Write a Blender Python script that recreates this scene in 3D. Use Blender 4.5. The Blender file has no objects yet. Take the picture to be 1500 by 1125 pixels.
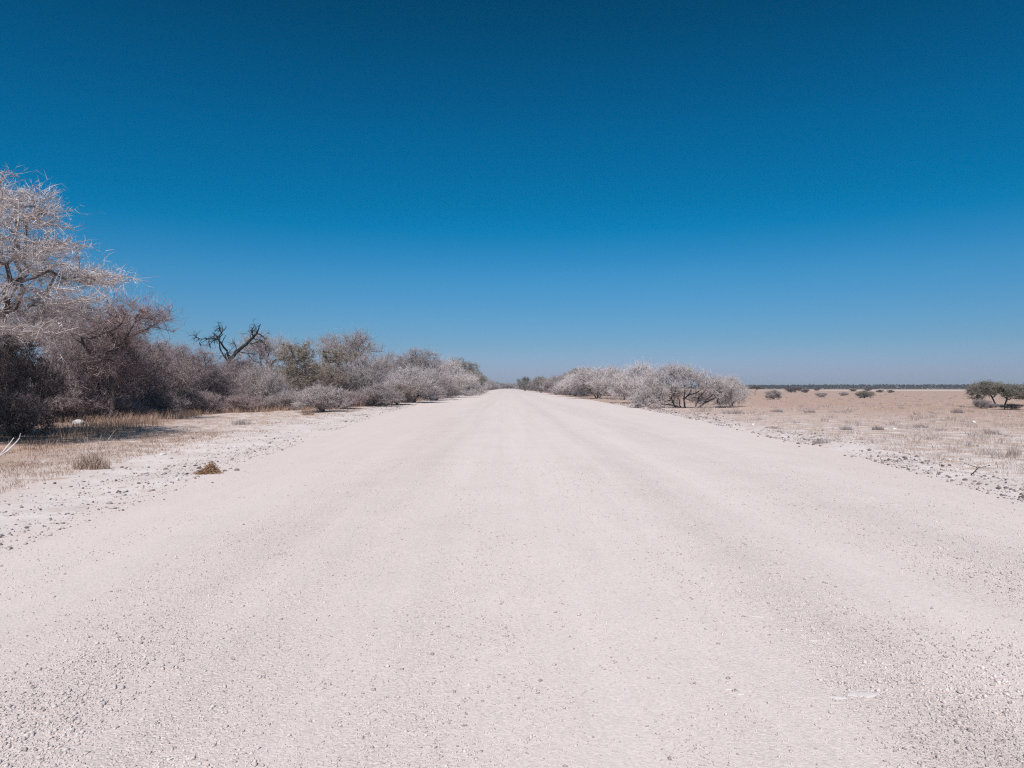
import bpy, math, random
import numpy as np

# ------------------------------------------------------------------ camera, sky, sun, exposure
S = bpy.context.scene
C = S.collection
CAM_Z = 1.5
HAZE = 0.00045                         # density of the dusty air, per metre
cam_d = bpy.data.cameras.new("camera")
cam_d.sensor_width = 36.0
cam_d.lens = 36.0 * 1040.0 / 1500.0
cam_d.clip_start = 0.05
cam_d.clip_end = 20000.0
cam = bpy.data.objects.new("camera", cam_d)
C.objects.link(cam)
cam.location = (0.0, 0.0, CAM_Z)
cam.rotation_euler = (math.radians(90.25), 0.0, -math.atan(8.0 / 1040.0))
S.camera = cam

SUN_EL, SUN_AZ = 50.0, 8.0            # the sun stands behind the camera, a touch to its left
w = bpy.data.worlds.new("World")
S.world = w
w.use_nodes = True
nt = w.node_tree
bg = nt.nodes["Background"]
bg.inputs[1].default_value = 0.1
sky = nt.nodes.new("ShaderNodeTexSky")
sky.sky_type = 'NISHITA'
sky.sun_disc = False
sky.sun_elevation = math.radians(SUN_EL)
sky.sun_rotation = math.radians(180.0 + SUN_AZ)
sky.air_density = 1.0
sky.dust_density = 0.6
sky.ozone_density = 3.0
# the deep polarised blue of the photograph: the sky colour graded by elevation only
tc = nt.nodes.new("ShaderNodeTexCoord")
sep = nt.nodes.new("ShaderNodeSeparateXYZ")
nt.links.new(tc.outputs["Generated"], sep.inputs[0])
ramp = nt.nodes.new("ShaderNodeValToRGB")
el = ramp.color_ramp
SKY = [(0.000, (0.540, 0.69, 1.12)), (0.020, (0.500, 0.600, 1.00)), (0.062, (0.340, 0.560, 0.820)),
       (0.100, (0.260, 0.570, 0.820)), (0.150, (0.165, 0.590, 0.835)), (0.180, (0.085, 0.570, 0.820)), (0.215, (0.008, 0.545, 0.785)),
       (0.245, (0.0, 0.520, 0.745)), (0.330, (0.0, 0.475, 0.680)), (0.410, (0.0, 0.400, 0.575)), (0.480, (0.0, 0.335, 0.465)),
       (1.000, (0.0, 0.310, 0.440))]
el.elements[0].position = SKY[0][0]
el.elements[0].color = (*SKY[0][1], 1)
el.elements[1].position = 1.0
el.elements[1].color = (*SKY[-1][1], 1)
for p, c in SKY[1:-1]:
    e = el.elements.new(p)
    e.color = (*c, 1)
nt.links.new(sep.outputs[2], ramp.inputs[0])
mul = nt.nodes.new("ShaderNodeVectorMath")
mul.operation = 'MULTIPLY'
nt.links.new(sky.outputs[0], mul.inputs[0])
nt.links.new(ramp.outputs[0], mul.inputs[1])
nt.links.new(mul.outputs[0], bg.inputs[0])

sun_d = bpy.data.lights.new("sun", 'SUN')
sun_d.energy = 4.2
sun_d.angle = math.radians(0.53)
sun_d.color = (1.0, 0.96, 0.92)
sun = bpy.data.objects.new("sun", sun_d)
C.objects.link(sun)
sun.rotation_euler = (math.radians(90.0 - SUN_EL), 0.0, -math.radians(SUN_AZ))

S.view_settings.view_transform = 'Standard'
S.view_settings.look = 'None'
S.view_settings.exposure = 0.0
S.view_settings.gamma = 1.0
S.view_settings.use_curve_mapping = False
S.render.engine = 'CYCLES'
S.cycles.max_bounces = 6
S.cycles.diffuse_bounces = 3
S.cycles.use_denoising = False          # keep single twigs crisp
S.cycles.use_adaptive_sampling = False
S.cycles.filter_width = 1.2
S.cycles.sample_clamp_indirect = 3.0
S.cycles.sample_clamp_direct = 6.0

rng = np.random.default_rng(7)
random.seed(7)
F, VX, HY = 1040.0, 742.0, 567.0


def X_at(px, D):
    return (px - VX) * D / F


def Z_at(py, D):
    return CAM_Z + (HY - py) * D / F


def D_at(py):
    return F * CAM_Z / (py - HY)


# ------------------------------------------------------------------ small helpers
def hash2(ix, iy, s):
    n = (ix.astype(np.int64) * 374761393 + iy.astype(np.int64) * 668265263 + s * 974711) & 0x7fffffff
    n = ((n ^ (n >> 13)) * 1274126177) & 0x7fffffff
    n = n ^ (n >> 16)
    return (n & 0xffff) / 65535.0


def vnoise(x, y, s=0):
    x = np.asarray(x, float)
    y = np.asarray(y, float)
    ix, iy = np.floor(x), np.floor(y)
    fx, fy = x - ix, y - iy
    fx = fx * fx * (3 - 2 * fx)
    fy = fy * fy * (3 - 2 * fy)
    a, b = hash2(ix, iy, s), hash2(ix + 1, iy, s)
    c, d = hash2(ix, iy + 1, s), hash2(ix + 1, iy + 1, s)
    return (a * (1 - fx) + b * fx) * (1 - fy) + (c * (1 - fx) + d * fx) * fy - 0.5


def sstep(a, b, x):
    t = np.clip((np.asarray(x, float) - a) / (b - a), 0, 1)
    return t * t * (3 - 2 * t)


def edge_r(y):
    return np.interp(y, [-10, 5, 9, 15, 24, 38, 60, 100, 220, 420, 640], [6.6, 6.7, 6.9, 7.8, 8.3, 9.2, 9.6, 10.0, 9.8, 7.6, 6.2])


def edge_l(y):
    return np.interp(y, [-10, 5, 13, 21, 40, 70, 150, 250, 420, 640], [-4.8, -4.9, -5.4, -6.1, -7.4, -8.0, -8.8, -8.6, -6.0, -4.2])


def road_z(x, y):
    l, r = edge_l(y), edge_r(y)
    u = (x - (l + r) / 2) / ((r - l) / 2)
    z = 0.03 - 0.03 * np.minimum(u * u, 1.0)
    z = z - 0.10 * np.maximum(np.abs(u) - 1.0, 0) * (r - l) / 2
    return z + 0.012 * vnoise(x * 0.9, y * 0.18, 3) + 0.006 * vnoise(x * 3, y * 1.2, 4)


def ground_z(x, y):
    x = np.asarray(x, float)
    y = np.asarray(y, float)
    l, r = edge_l(y), edge_r(y)
    out = np.maximum(l - x, x - r)              # metres outside the road
    near = 1 - sstep(60, 160, np.hypot(x, y))
    z = -0.13 + 0.13 * sstep(-0.9, 0.15, out)
    z = z + near * (0.05 * vnoise(x * 1.7, y * 1.1, 11) + 0.05 * vnoise(x * 0.45, y * 0.4, 12)) * sstep(-0.6, 0.8, out)
    # the graded lip along the right hand margin
    d = x - r - 0.45
    z = z + near * np.exp(-(d / 0.35) ** 2) * (0.05 + 0.08 * vnoise(x * 0.9, y * 0.6, 13))
    d = l - x - 0.5
    z = z + near * np.exp(-(d / 0.5) ** 2) * (0.02 + 0.05 * vnoise(x * 0.9, y * 0.6, 14))
    return z + 0.02 * near * vnoise(x * 5, y * 4, 15) * sstep(-0.2, 0.5, out)


def mesh_np(name, v, f, mat=None, smooth=False):
    """v (n,3), f (m,3) or (m,4)"""
    v = np.ascontiguousarray(v, dtype=np.float32)
    f = np.ascontiguousarray(f, dtype=np.int32)
    k = f.shape[1]
    me = bpy.data.meshes.new(name)
    me.vertices.add(len(v))
    me.vertices.foreach_set("co", v.ravel())
    me.loops.add(f.size)
    me.loops.foreach_set("vertex_index", f.ravel())
    me.polygons.add(len(f))
    me.polygons.foreach_set("loop_start", np.arange(0, f.size, k, dtype=np.int32))
    me.polygons.foreach_set("loop_total", np.full(len(f), k, dtype=np.int32))
    if smooth:
        me.polygons.foreach_set("use_smooth", np.ones(len(f), dtype=bool))
    if mat is not None:
        me.materials.append(mat)
    me.update(calc_edges=True)
    return me


def link(name, me, parent=None, **props):
    o = bpy.data.objects.new(name, me)
    C.objects.link(o)
    if parent is not None:
        o.parent = parent
    for k, v in props.items():
        o[k] = v
    return o


# ------------------------------------------------------------------ materials
def new_mat(name):
    m = bpy.data.materials.new(name)
    m.use_nodes = True
    n = m.node_tree
    b = n.nodes["Principled BSDF"]
    b.inputs["Roughness"].default_value = 0.95
    b.inputs["Specular IOR Level"].default_value = 0.1
    return m, n, b


def N(n, t, **kw):
    d = n.nodes.new(t)
    for k, v in kw.items():
        setattr(d, k, v)
    return d


def ramp_node(n, stops, interp='LINEAR'):
    r = N(n, "ShaderNodeValToRGB")
    r.color_ramp.interpolation = interp
    e = r.color_ramp.elements
    e[0].position, e[0].color = stops[0][0], (*stops[0][1], 1)
    e[1].position, e[1].color = stops[-1][0], (*stops[-1][1], 1)
    for p, c in stops[1:-1]:
        k = e.new(p)
        k.color = (*c, 1)
    return r


def noise(n, scale, detail=4, rough=0.6, vec=None):
    d = N(n, "ShaderNodeTexNoise")
    d.inputs["Scale"].default_value = scale
    d.inputs["Detail"].default_value = detail
    d.inputs["Roughness"].default_value = rough
    if vec is not None:
        n.links.new(vec, d.inputs["Vector"])
    return d


def mixc(n, fac, a, b, blend='MIX'):
    m = N(n, "ShaderNodeMix", data_type='RGBA', blend_type=blend)
    for sock, v in ((m.inputs[0], fac), (m.inputs[6], a), (m.inputs[7], b)):
        if hasattr(v, "is_linked"):
            n.links.new(v, sock)
        elif isinstance(v, tuple):
            sock.default_value = (*v, 1)
        else:
            sock.default_value = v
    return m.outputs[2]


def math_n(n, op, a, b=None, clamp=False):
    m = N(n, "ShaderNodeMath", operation=op, use_clamp=clamp)
    for i, v in enumerate((a, b)):
        if v is None:
            continue
        if hasattr(v, "is_linked"):
            n.links.new(v, m.inputs[i])
        else:
            m.inputs[i].default_value = v
    return m.outputs[0]


def maprange(n, v, a, b, c=0.0, d=1.0, smooth=True):
    m = N(n, "ShaderNodeMapRange")
    if smooth:
        m.interpolation_type = 'SMOOTHSTEP'
    n.links.new(v, m.inputs[0])
    for i, x in enumerate((a, b, c, d)):
        m.inputs[i + 1].default_value = x
    return m.outputs[0]


def scaled_pos(n, sx, sy, sz=1.0):
    g = N(n, "ShaderNodeNewGeometry")
    m = N(n, "ShaderNodeVectorMath", operation='MULTIPLY')
    n.links.new(g.outputs["Position"], m.inputs[0])
    m.inputs[1].default_value = (sx, sy, sz)
    return m.outputs[0], g


def wood_mat(name, cols, bump=0.0, rough=0.9):
    """bark or twigs: colour varies twig by twig and plant by plant"""
    m, n, b = new_mat(name)
    g = N(n, "ShaderNodeNewGeometry")
    r = ramp_node(n, [(i / (len(cols) - 1), c) for i, c in enumerate(cols)])
    n.links.new(g.outputs["Random Per Island"], r.inputs[0])
    oi = N(n, "ShaderNodeObjectInfo")
    v = maprange(n, oi.outputs["Random"], 0, 1, 0.86, 1.12, False)
    nz = noise(n, 1.3, 3, 0.6, g.outputs["Position"])
    v2 = maprange(n, nz.outputs[0], 0.3, 0.7, 0.85, 1.15, False)
    hv = N(n, "ShaderNodeHueSaturation")
    n.links.new(r.outputs[0], hv.inputs["Color"])
    n.links.new(math_n(n, 'MULTIPLY', v, v2), hv.inputs["Value"])
    n.links.new(hv.outputs[0], b.inputs["Base Color"])
    b.inputs["Roughness"].default_value = rough
    return m


M = {}
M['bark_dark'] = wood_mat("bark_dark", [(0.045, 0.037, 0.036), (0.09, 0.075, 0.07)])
M['bark_dead'] = wood_mat("bark_dead", [(0.020, 0.018, 0.020), (0.045, 0.040, 0.040)])
M['bark_grey'] = wood_mat("bark_grey", [(0.09, 0.075, 0.072), (0.17, 0.145, 0.14)])
M['bark_pale'] = wood_mat("bark_pale", [(0.20, 0.17, 0.165), (0.32, 0.28, 0.275)])
M['twig_near'] = wood_mat("twig_near", [(0.21, 0.17, 0.165), (0.56, 0.485, 0.475), (0.80, 0.735, 0.725)])
M['twig_white'] = wood_mat("twig_white", [(0.27, 0.23, 0.225), (0.60, 0.53, 0.525), (0.78, 0.71, 0.70)])
M['twig_grey'] = wood_mat("twig_grey", [(0.16, 0.13, 0.13), (0.40, 0.34, 0.335), (0.60, 0.53, 0.52)])
M['twig_brown'] = wood_mat("twig_brown", [(0.11, 0.080, 0.080), (0.30, 0.232, 0.235), (0.54, 0.45, 0.45)])
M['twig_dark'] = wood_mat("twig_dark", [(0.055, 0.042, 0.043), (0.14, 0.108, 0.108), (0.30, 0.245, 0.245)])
M['twig_pink'] = wood_mat("twig_pink", [(0.16, 0.108, 0.110), (0.37, 0.275, 0.275), (0.58, 0.47, 0.465)])
M['twig_olive'] = wood_mat("twig_olive", [(0.12, 0.105, 0.085), (0.27, 0.235, 0.19), (0.42, 0.375, 0.33)])
M['leaf_olive'] = wood_mat("leaf_olive", [(0.17, 0.142, 0.105), (0.33, 0.275, 0.205), (0.48, 0.41, 0.33)])
M['twig_tan'] = wood_mat("twig_tan", [(0.15, 0.11, 0.09), (0.30, 0.235, 0.20), (0.45, 0.37, 0.33)])
M['leaf_green'] = wood_mat("leaf_green", [(0.075, 0.080, 0.062), (0.14, 0.143, 0.115), (0.25, 0.24, 0.20)])
M['wood_far'] = wood_mat("wood_far", [(0.045, 0.048, 0.045), (0.06, 0.062, 0.056), (0.08, 0.078, 0.072)])
M['straw'] = wood_mat("straw", [(0.25, 0.15, 0.105), (0.46, 0.33, 0.262), (0.63, 0.51, 0.435)])
M['straw_brown'] = wood_mat("straw_brown", [(0.17, 0.09, 0.05), (0.42, 0.25, 0.15), (0.62, 0.43, 0.29)])
M['grass_tan'] = wood_mat("grass_tan", [(0.21, 0.118, 0.080), (0.39, 0.255, 0.190), (0.54, 0.41, 0.335)])
M['grass_pale'] = wood_mat("grass_pale", [(0.38, 0.30, 0.26), (0.56, 0.47, 0.43), (0.66, 0.58, 0.55)])
M['grass_grey'] = wood_mat("grass_grey", [(0.20, 0.165, 0.16), (0.34, 0.29, 0.285), (0.47, 0.41, 0.41)])
M['pebble'] = wood_mat("pebble", [(0.42, 0.36, 0.345), (0.64, 0.555, 0.53), (0.74, 0.645, 0.62), (0.78, 0.69, 0.66), (0.80, 0.71, 0.68)])
M['rubble'] = wood_mat("rubble", [(0.42, 0.35, 0.335), (0.62, 0.535, 0.51), (0.70, 0.61, 0.58), (0.77, 0.68, 0.65)])
M['clod_dark'] = wood_mat("clod_dark", [(0.10, 0.075, 0.075), (0.22, 0.175, 0.175), (0.36, 0.30, 0.30)])
M['clod_black'] = wood_mat("clod_black", [(0.035, 0.028, 0.03), (0.09, 0.07, 0.07)])


def stone_mat(name, a, b_):
    m, n, b = new_mat(name)
    g = N(n, "ShaderNodeTexCoord")
    nz = noise(n, 9, 6, 0.65, g.outputs["Object"])
    r = ramp_node(n, [(0.3, a), (0.7, b_)])
    n.links.new(nz.outputs[0], r.inputs[0])
    n.links.new(r.outputs[0], b.inputs["Base Color"])
    bp = N(n, "ShaderNodeBump")
    bp.inputs["Strength"].default_value = 0.6
    bp.inputs["Distance"].default_value = 0.002
    nz2 = noise(n, 6, 5, 0.7, g.outputs["Object"])
    n.links.new(nz2.outputs[0], bp.inputs["Height"])
    n.links.new(bp.outputs[0], b.inputs["Normal"])
    return m


M['stone_white'] = stone_mat("stone_white", (0.62, 0.58, 0.56), (0.80, 0.77, 0.75))
M['stone_grey'] = stone_mat("stone_grey", (0.30, 0.26, 0.255), (0.50, 0.45, 0.44))
M['stone_dark'] = stone_mat("stone_dark", (0.13, 0.10, 0.097), (0.30, 0.24, 0.23))
M['stone_slab'] = stone_mat("stone_slab", (0.64, 0.575, 0.55), (0.80, 0.735, 0.705))

# graded dust road
m, n, b = new_mat("road_dust")
M['road'] = m
pos, geo = scaled_pos(n, 1, 1)
streak, _ = scaled_pos(n, 1.0, 0.07)
spx = N(n, "ShaderNodeSeparateXYZ")
n.links.new(geo.outputs["Position"], spx.inputs[0])
wob = noise(n, 0.8, 3, 0.5, streak)
xw = math_n(n, 'ADD', spx.outputs[0], math_n(n, 'MULTIPLY', math_n(n, 'SUBTRACT', wob.outputs[0], 0.5), 1.2))
xt = maprange(n, xw, -6, 8, 0, 1, False)
BANDS = [(-6, .35), (-3.6, .1), (-2.8, .35), (-2.1, .85), (-1.8, .45), (-1.4, .75), (-0.9, .3), (-0.1, .35), (0.25, .12), (1.0, .25), (1.5, .35),
         (2.1, .85), (2.85, .12), (3.7, .55), (4.6, .75), (5.6, .2), (8, .45)]


def band_py(x):
    return np.interp(x, [q[0] for q in BANDS], [q[1] for q in BANDS])


r1 = ramp_node(n, [((x + 6) / 14, (v, v, v)) for x, v in BANDS])
n.links.new(xt, r1.inputs[0])
sn = noise(n, 1.6, 5, 0.62, streak)
pn = noise(n, 0.9, 4, 0.6, pos)
mask = math_n(n, 'ADD', math_n(n, 'MULTIPLY', r1.outputs[0], 0.75), math_n(n, 'MULTIPLY', math_n(n, 'SUBTRACT', sn.outputs[0], 0.5), 1.1))
mask = math_n(n, 'ADD', mask, math_n(n, 'MULTIPLY', math_n(n, 'SUBTRACT', pn.outputs[0], 0.5), 0.9), True)
col = mixc(n, mask, (0.82, 0.700, 0.655), (0.745, 0.632, 0.590))
big = noise(n, 0.22, 4, 0.55, streak)
col = mixc(n, maprange(n, big.outputs[0], 0.4, 0.7), col, (0.775, 0.650, 0.605))
vo = N(n, "ShaderNodeTexVoronoi")
vo.inputs["Scale"].default_value = 85
n.links.new(geo.outputs["Position"], vo.inputs["Vector"])
cellv = N(n, "ShaderNodeSeparateXYZ")
n.links.new(vo.outputs["Color"], cellv.inputs[0])
fs, _ = scaled_pos(n, 4.5, 0.025)
fsn = noise(n, 1.0, 4, 0.6, fs)
col = mixc(n, maprange(n, fsn.outputs[0], 0.42, 0.62, 0, 0.2), col, (0.715, 0.615, 0.570))
cell = maprange(n, cellv.outputs[0], 0, 1, 0.80, 1.10, False)
grit = noise(n, 210, 3, 0.7, geo.outputs["Position"])
gv = maprange(n, grit.outputs[0], 0.3, 0.7, 0.90, 1.08, False)
hv = N(n, "ShaderNodeHueSaturation")
n.links.new(col, hv.inputs["Color"])
one = math_n(n, 'ADD', math_n(n, 'MULTIPLY', math_n(n, 'SUBTRACT', math_n(n, 'MULTIPLY', cell, gv), 1.0), math_n(n, 'ADD', math_n(n, 'MULTIPLY', mask, 0.6), 0.5)), 1.0)
n.links.new(one, hv.inputs["Value"])
n.links.new(hv.outputs[0], b.inputs["Base Color"])
h1 = math_n(n, 'MULTIPLY', math_n(n, 'SUBTRACT', 0.6, vo.outputs["Distance"]), mask)
vo2 = N(n, "ShaderNodeTexVoronoi")
vo2.inputs["Scale"].default_value = 38
n.links.new(geo.outputs["Position"], vo2.inputs["Vector"])
h2 = math_n(n, 'MULTIPLY', math_n(n, 'POWER', math_n(n, 'SUBTRACT', 1.0, vo2.outputs["Distance"], True), 3.0), mask)
fine = noise(n, 60, 6, 0.75, geo.outputs["Position"])
hh = math_n(n, 'ADD', math_n(n, 'ADD', math_n(n, 'MULTIPLY', h1, 0.7), math_n(n, 'MULTIPLY', h2, 0.5)), math_n(n, 'MULTIPLY', fine.outputs[0], 0.5))
bp = N(n, "ShaderNodeBump")
bp.inputs["Strength"].default_value = 0.75
bp.inputs["Distance"].default_value = 0.012
n.links.new(hh, bp.inputs["Height"])
n.links.new(bp.outputs[0], b.inputs["Normal"])

# bare ground: pale dust by the road, tan litter on the left, rusty soil out in the right hand field
m, n, b = new_mat("dry_ground")
M['ground'] = m
geo = N(n, "ShaderNodeNewGeometry")
P = geo.outputs["Position"]
sp = N(n, "ShaderNodeSeparateXYZ")
n.links.new(P, sp.inputs[0])
w1 = noise(n, 0.16, 5, 0.6, P)
w2 = noise(n, 0.9, 5, 0.65, P)
xj = math_n(n, 'ADD', sp.outputs[0], math_n(n, 'MULTIPLY', math_n(n, 'SUBTRACT', w1.outputs[0], 0.5), 16.0))
xj = math_n(n, 'ADD', xj, math_n(n, 'MULTIPLY', math_n(n, 'SUBTRACT', w2.outputs[0], 0.5), 4.0))
pale = mixc(n, maprange(n, w2.outputs[0], 0.35, 0.65), (0.80, 0.70, 0.665), (0.70, 0.595, 0.555))
field = mixc(n, maprange(n, w2.outputs[0], 0.35, 0.65), (0.58, 0.390, 0.310), (0.43, 0.255, 0.190))
litter = mixc(n, maprange(n, w2.outputs[0], 0.35, 0.65), (0.52, 0.36, 0.285), (0.34, 0.20, 0.145))
ex = N(n, "ShaderNodeMath", operation='EXPONENT')
n.links.new(math_n(n, 'MULTIPLY', math_n(n, 'MAXIMUM', sp.outputs[1], 0.0), -1 / 38.0), ex.inputs[0])
edge_l_n = math_n(n, 'SUBTRACT', math_n(n, 'MULTIPLY', ex.outputs[0], 4.2), 8.8)     # the left road edge
w3 = noise(n, 0.035, 3, 0.5, P)
fieldf = maprange(n, math_n(n, 'ADD', xj, math_n(n, 'MULTIPLY', sp.outputs[1], 0.38)), 15, 48)
c1 = mixc(n, fieldf, pale, field)
xl = math_n(n, 'SUBTRACT', sp.outputs[0], edge_l_n)
xl = math_n(n, 'ADD', xl, math_n(n, 'MULTIPLY', math_n(n, 'SUBTRACT', w1.outputs[0], 0.5), 5.0))
xl = math_n(n, 'ADD', xl, math_n(n, 'MULTIPLY', math_n(n, 'SUBTRACT', w2.outputs[0], 0.5), 5.0))
xl = math_n(n, 'ADD', xl, math_n(n, 'MINIMUM', math_n(n, 'MULTIPLY', math_n(n, 'MAXIMUM', math_n(n, 'SUBTRACT', sp.outputs[1], 13.0), 0.0), 0.24), 6.0))
leftf = maprange(n, xl, -0.9, -5.6)
c2 = mixc(n, leftf, c1, litter)
w4 = noise(n, 5.0, 6, 0.7, P)
w6 = noise(n, 1.7, 5, 0.7, P)
rust = maprange(n, math_n(n, 'ADD', w6.outputs[0], maprange(n, math_n(n, 'ABSOLUTE', sp.outputs[0]), 6.5, 11.5, -0.12, 0.03)), 0.45, 0.58, 0, 0.85)
c2 = mixc(n, rust, c2, (0.52, 0.375, 0.30))
c3 = mixc(n, maprange(n, w4.outputs[0], 0.54, 0.70, 0, 0.7), c2, (0.46, 0.335, 0.285))
c4 = mixc(n, maprange(n, w4.outputs[0], 0.40, 0.30), c3, (0.72, 0.66, 0.65))
n.links.new(c4, b.inputs["Base Color"])
w5 = noise(n, 26, 5, 0.7, P)
bp = N(n, "ShaderNodeBump")
bp.inputs["Strength"].default_value = 0.5
bp.inputs["Distance"].default_value = 0.03
n.links.new(math_n(n, 'ADD', math_n(n, 'MULTIPLY', w4.outputs[0], 1.2), math_n(n, 'MULTIPLY', w5.outputs[0], 0.5)), bp.inputs["Height"])
n.links.new(bp.outputs[0], b.inputs["Normal"])

m, n, b = new_mat("salt_pan")
M['pan'] = m
geo = N(n, "ShaderNodeNewGeometry")
nz = noise(n, 0.05, 4, 0.6, geo.outputs["Position"])
r = ramp_node(n, [(0.3, (0.62, 0.51, 0.42)), (0.7, (0.74, 0.64, 0.55))])
n.links.new(nz.outputs[0], r.inputs[0])
n.links.new(r.outputs[0], b.inputs["Base Color"])

# ------------------------------------------------------------------ ground, road, salt pan


def grid_mesh(name, X, Y, Z, mat):
    ny, nx = X.shape
    v = np.stack([X, Y, Z], -1).reshape(-1, 3)
    i = np.arange(ny - 1)[:, None] * nx + np.arange(nx - 1)[None, :]
    f = np.stack([i, i + 1, i + nx + 1, i + nx], -1).reshape(-1, 4)
    return mesh_np(name, v, f, mat, True)


ys = np.concatenate([np.linspace(-60, 1.5, 30), np.geomspace(1.6, 9000, 400)])
tt = np.linspace(-1, 1, 331)
xs = 2.6 * np.sinh(tt * math.asinh(5000 / 2.6))
XX, YY = np.meshgrid(xs, ys)
link("ground", grid_mesh("ground", XX, YY, ground_z(XX, YY), M['ground']), kind="structure")

ys = np.concatenate([np.linspace(-30, 1.5, 12), np.geomspace(1.6, 640, 330)])
uu = np.linspace(-1.12, 1.12, 121)
l, r = edge_l(ys), edge_r(ys)
XX = ((l + r) / 2)[:, None] + uu[None, :] * ((r - l) / 2)[:, None]
YY = np.repeat(ys[:, None], len(uu), 1)
link("road", grid_mesh("road", XX, YY, road_z(XX, YY), M['road']), kind="structure")

th = np.linspace(0, 2 * np.pi, 90, endpoint=False)
rad = 1 + 0.18 * vnoise(np.cos(th) * 3 + 9, np.sin(th) * 3 + 9, 40)
pv = np.stack([270 + 165 * rad * np.cos(th), 300 + 52 * rad * np.sin(th), np.full(90, 0.012)], -1)
pv = np.vstack([pv, [[270, 305, 0.012]]])
pf = np.array([[i, (i + 1) % 90, 90] for i in range(90)])
link("salt_pan", mesh_np("salt_pan", pv, pf, M['pan']), kind="structure")


# ------------------------------------------------------------------ twig and branch geometry
def unit(a):
    return a / np.maximum(np.linalg.norm(a, axis=-1, keepdims=True), 1e-9)


def frames(d):
    up = np.where(np.abs(d[:, 2:3]) > 0.9, np.array([[1.0, 0, 0]]), np.array([[0, 0, 1.0]]))
    a = unit(np.cross(d, up))
    return a, np.cross(d, a)


def tubes(p, q, rp, rq, k):
    """prisms of k sides from points p to q (no caps, ends pushed a little into the joint)"""
    d = unit(q - p)
    p = p - d * rp[:, None] * 0.35
    q = q + d * rq[:, None] * 0.35
    a, b = frames(d)
    an = np.arange(k) * 2 * np.pi / k
    off = np.cos(an)[None, :, None] * a[:, None, :] + np.sin(an)[None, :, None] * b[:, None, :]
    v = np.concatenate([p[:, None, :] + off * rp[:, None, None], q[:, None, :] + off * rq[:, None, None]], 1)
    i = np.arange(k)
    j = (i + 1) % k
    f1 = np.stack([i, j, j + k], -1)
    f2 = np.stack([i, j + k, i + k], -1)
    f = np.concatenate([f1, f2])[None] + (np.arange(len(p)) * 2 * k)[:, None, None]
    return v.reshape(-1, 3), f.reshape(-1, 3)


def cones(p, q, rp, k=3):
    d = unit(q - p)
    a, b = frames(d)
    an = np.arange(k) * 2 * np.pi / k
    off = np.cos(an)[None, :, None] * a[:, None, :] + np.sin(an)[None, :, None] * b[:, None, :]
    v = np.concatenate([p[:, None, :] + off * rp[:, None, None], q[:, None, :]], 1)
    i = np.arange(k)
    f = np.stack([i, (i + 1) % k, np.full(k, k)], -1)[None] + (np.arange(len(p)) * (k + 1))[:, None, None]
    return v.reshape(-1, 3), f.reshape(-1, 3)


def slivers(p, q, wd, g):
    d = q - p
    s = unit(np.cross(d, unit(g.normal(size=p.shape)))) * wd[:, None]
    v = np.stack([p - s, p + s, q], 1)
    f = np.arange(len(p) * 3).reshape(-1, 3)
    return v.reshape(-1, 3), f


def twig_sliver_pair(p0, p1, p2, w0, g):
    """a bent thin twig: a three sided prism that tapers into a point"""
    v1, f1 = tubes(p0, p1, w0, w0 * 0.7, 3)
    v2, f2 = cones(p1, p2, w0 * 0.7)
    return join([(v1, f1), (v2, f2)])


def join(parts):
    vs, fs, o = [], [], 0
    for v, f in parts:
        if len(v) == 0:
            continue
        vs.append(v)
        fs.append(f + o)
        o += len(v)
    return np.concatenate(vs), np.concatenate(fs)


def sample_lumps(lumps, n, g, shell=0.45):
    L = np.array(lumps, float)
    vol = (L[:, 3] * L[:, 4] * L[:, 5]) ** 0.8
    k = g.choice(len(L), size=n, p=vol / vol.sum())
    d = unit(g.normal(size=(n, 3)))
    r = g.random(n) ** shell
    return L[k, :3] + d * r[:, None] * L[k, 3:6]


def grow(lumps, n, g, stems, step=0.4, zmin=0.05, shell=0.45, hug=0.5):
    """greedy branching: stems are start points; every sampled point joins the nearest fitting node"""
    pts = sample_lumps(lumps, n, g, shell)
    pts = pts[pts[:, 2] > zmin]
    cap = n * 7 + 200
    P = np.zeros((cap, 3))
    par = np.full(cap, -1)
    dr = np.zeros((cap, 3))
    L = np.zeros(cap)
    c = 0
    for s in stems:                       # a stem is a list of points from the ground up
        for i, q in enumerate(s):
            P[c] = q
            par[c] = c - 1 if i else -1
            dr[c] = unit(P[c] - P[c - 1]) if i else (0, 0, 1)
            L[c] = 0 if i == 0 else L[c - 1] + np.linalg.norm(P[c] - P[c - 1])
            c += 1
    base = np.mean([s[0] for s in stems], axis=0)
    order = np.argsort(np.linalg.norm(pts - base, axis=1) * g.uniform(0.75, 1.25, len(pts)))
    for p in pts[order]:
        v = p - P[:c]
        d = np.linalg.norm(v, axis=1) + 1e-6
        cs = np.einsum('ij,ij->i', v, dr[:c]) / d
        j = int(np.argmin(d * (1.0 + 0.7 * (1 - cs)) + hug * 0.12 * L[:c]))
        k = max(1, int(math.ceil(d[j] / step)))
        q0 = P[j].copy()
        u = j
        jit = g.normal(size=(k, 3)) * step * 0.13
        sag = np.cross(v[j], g.normal(size=3)) * 0.12
        for a in range(1, k + 1):
            if c >= cap:
                break
            t = a / k
            q = q0 + v[j] * t + (jit[a - 1] + sag * math.sin(math.pi * t) if a < k else 0)
            if q[2] < 0.03:
                q[2] = 0.03
            P[c] = q
            par[c] = u
            dr[c] = unit(q - P[u])
            L[c] = L[u] + np.linalg.norm(q - P[u])
            u = c
            c += 1
    return P[:c], par[:c], dr[:c]


def radii(par, r0, e=2.4):
    r = np.zeros(len(par))
    acc = np.zeros(len(par))
    for i in range(len(par) - 1, -1, -1):
        r[i] = max(r0, acc[i] ** (1 / e)) if acc[i] > 0 else r0
        if par[i] >= 0:
            acc[par[i]] += r[i] ** e
    return r


class Proto:
    pass


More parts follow.
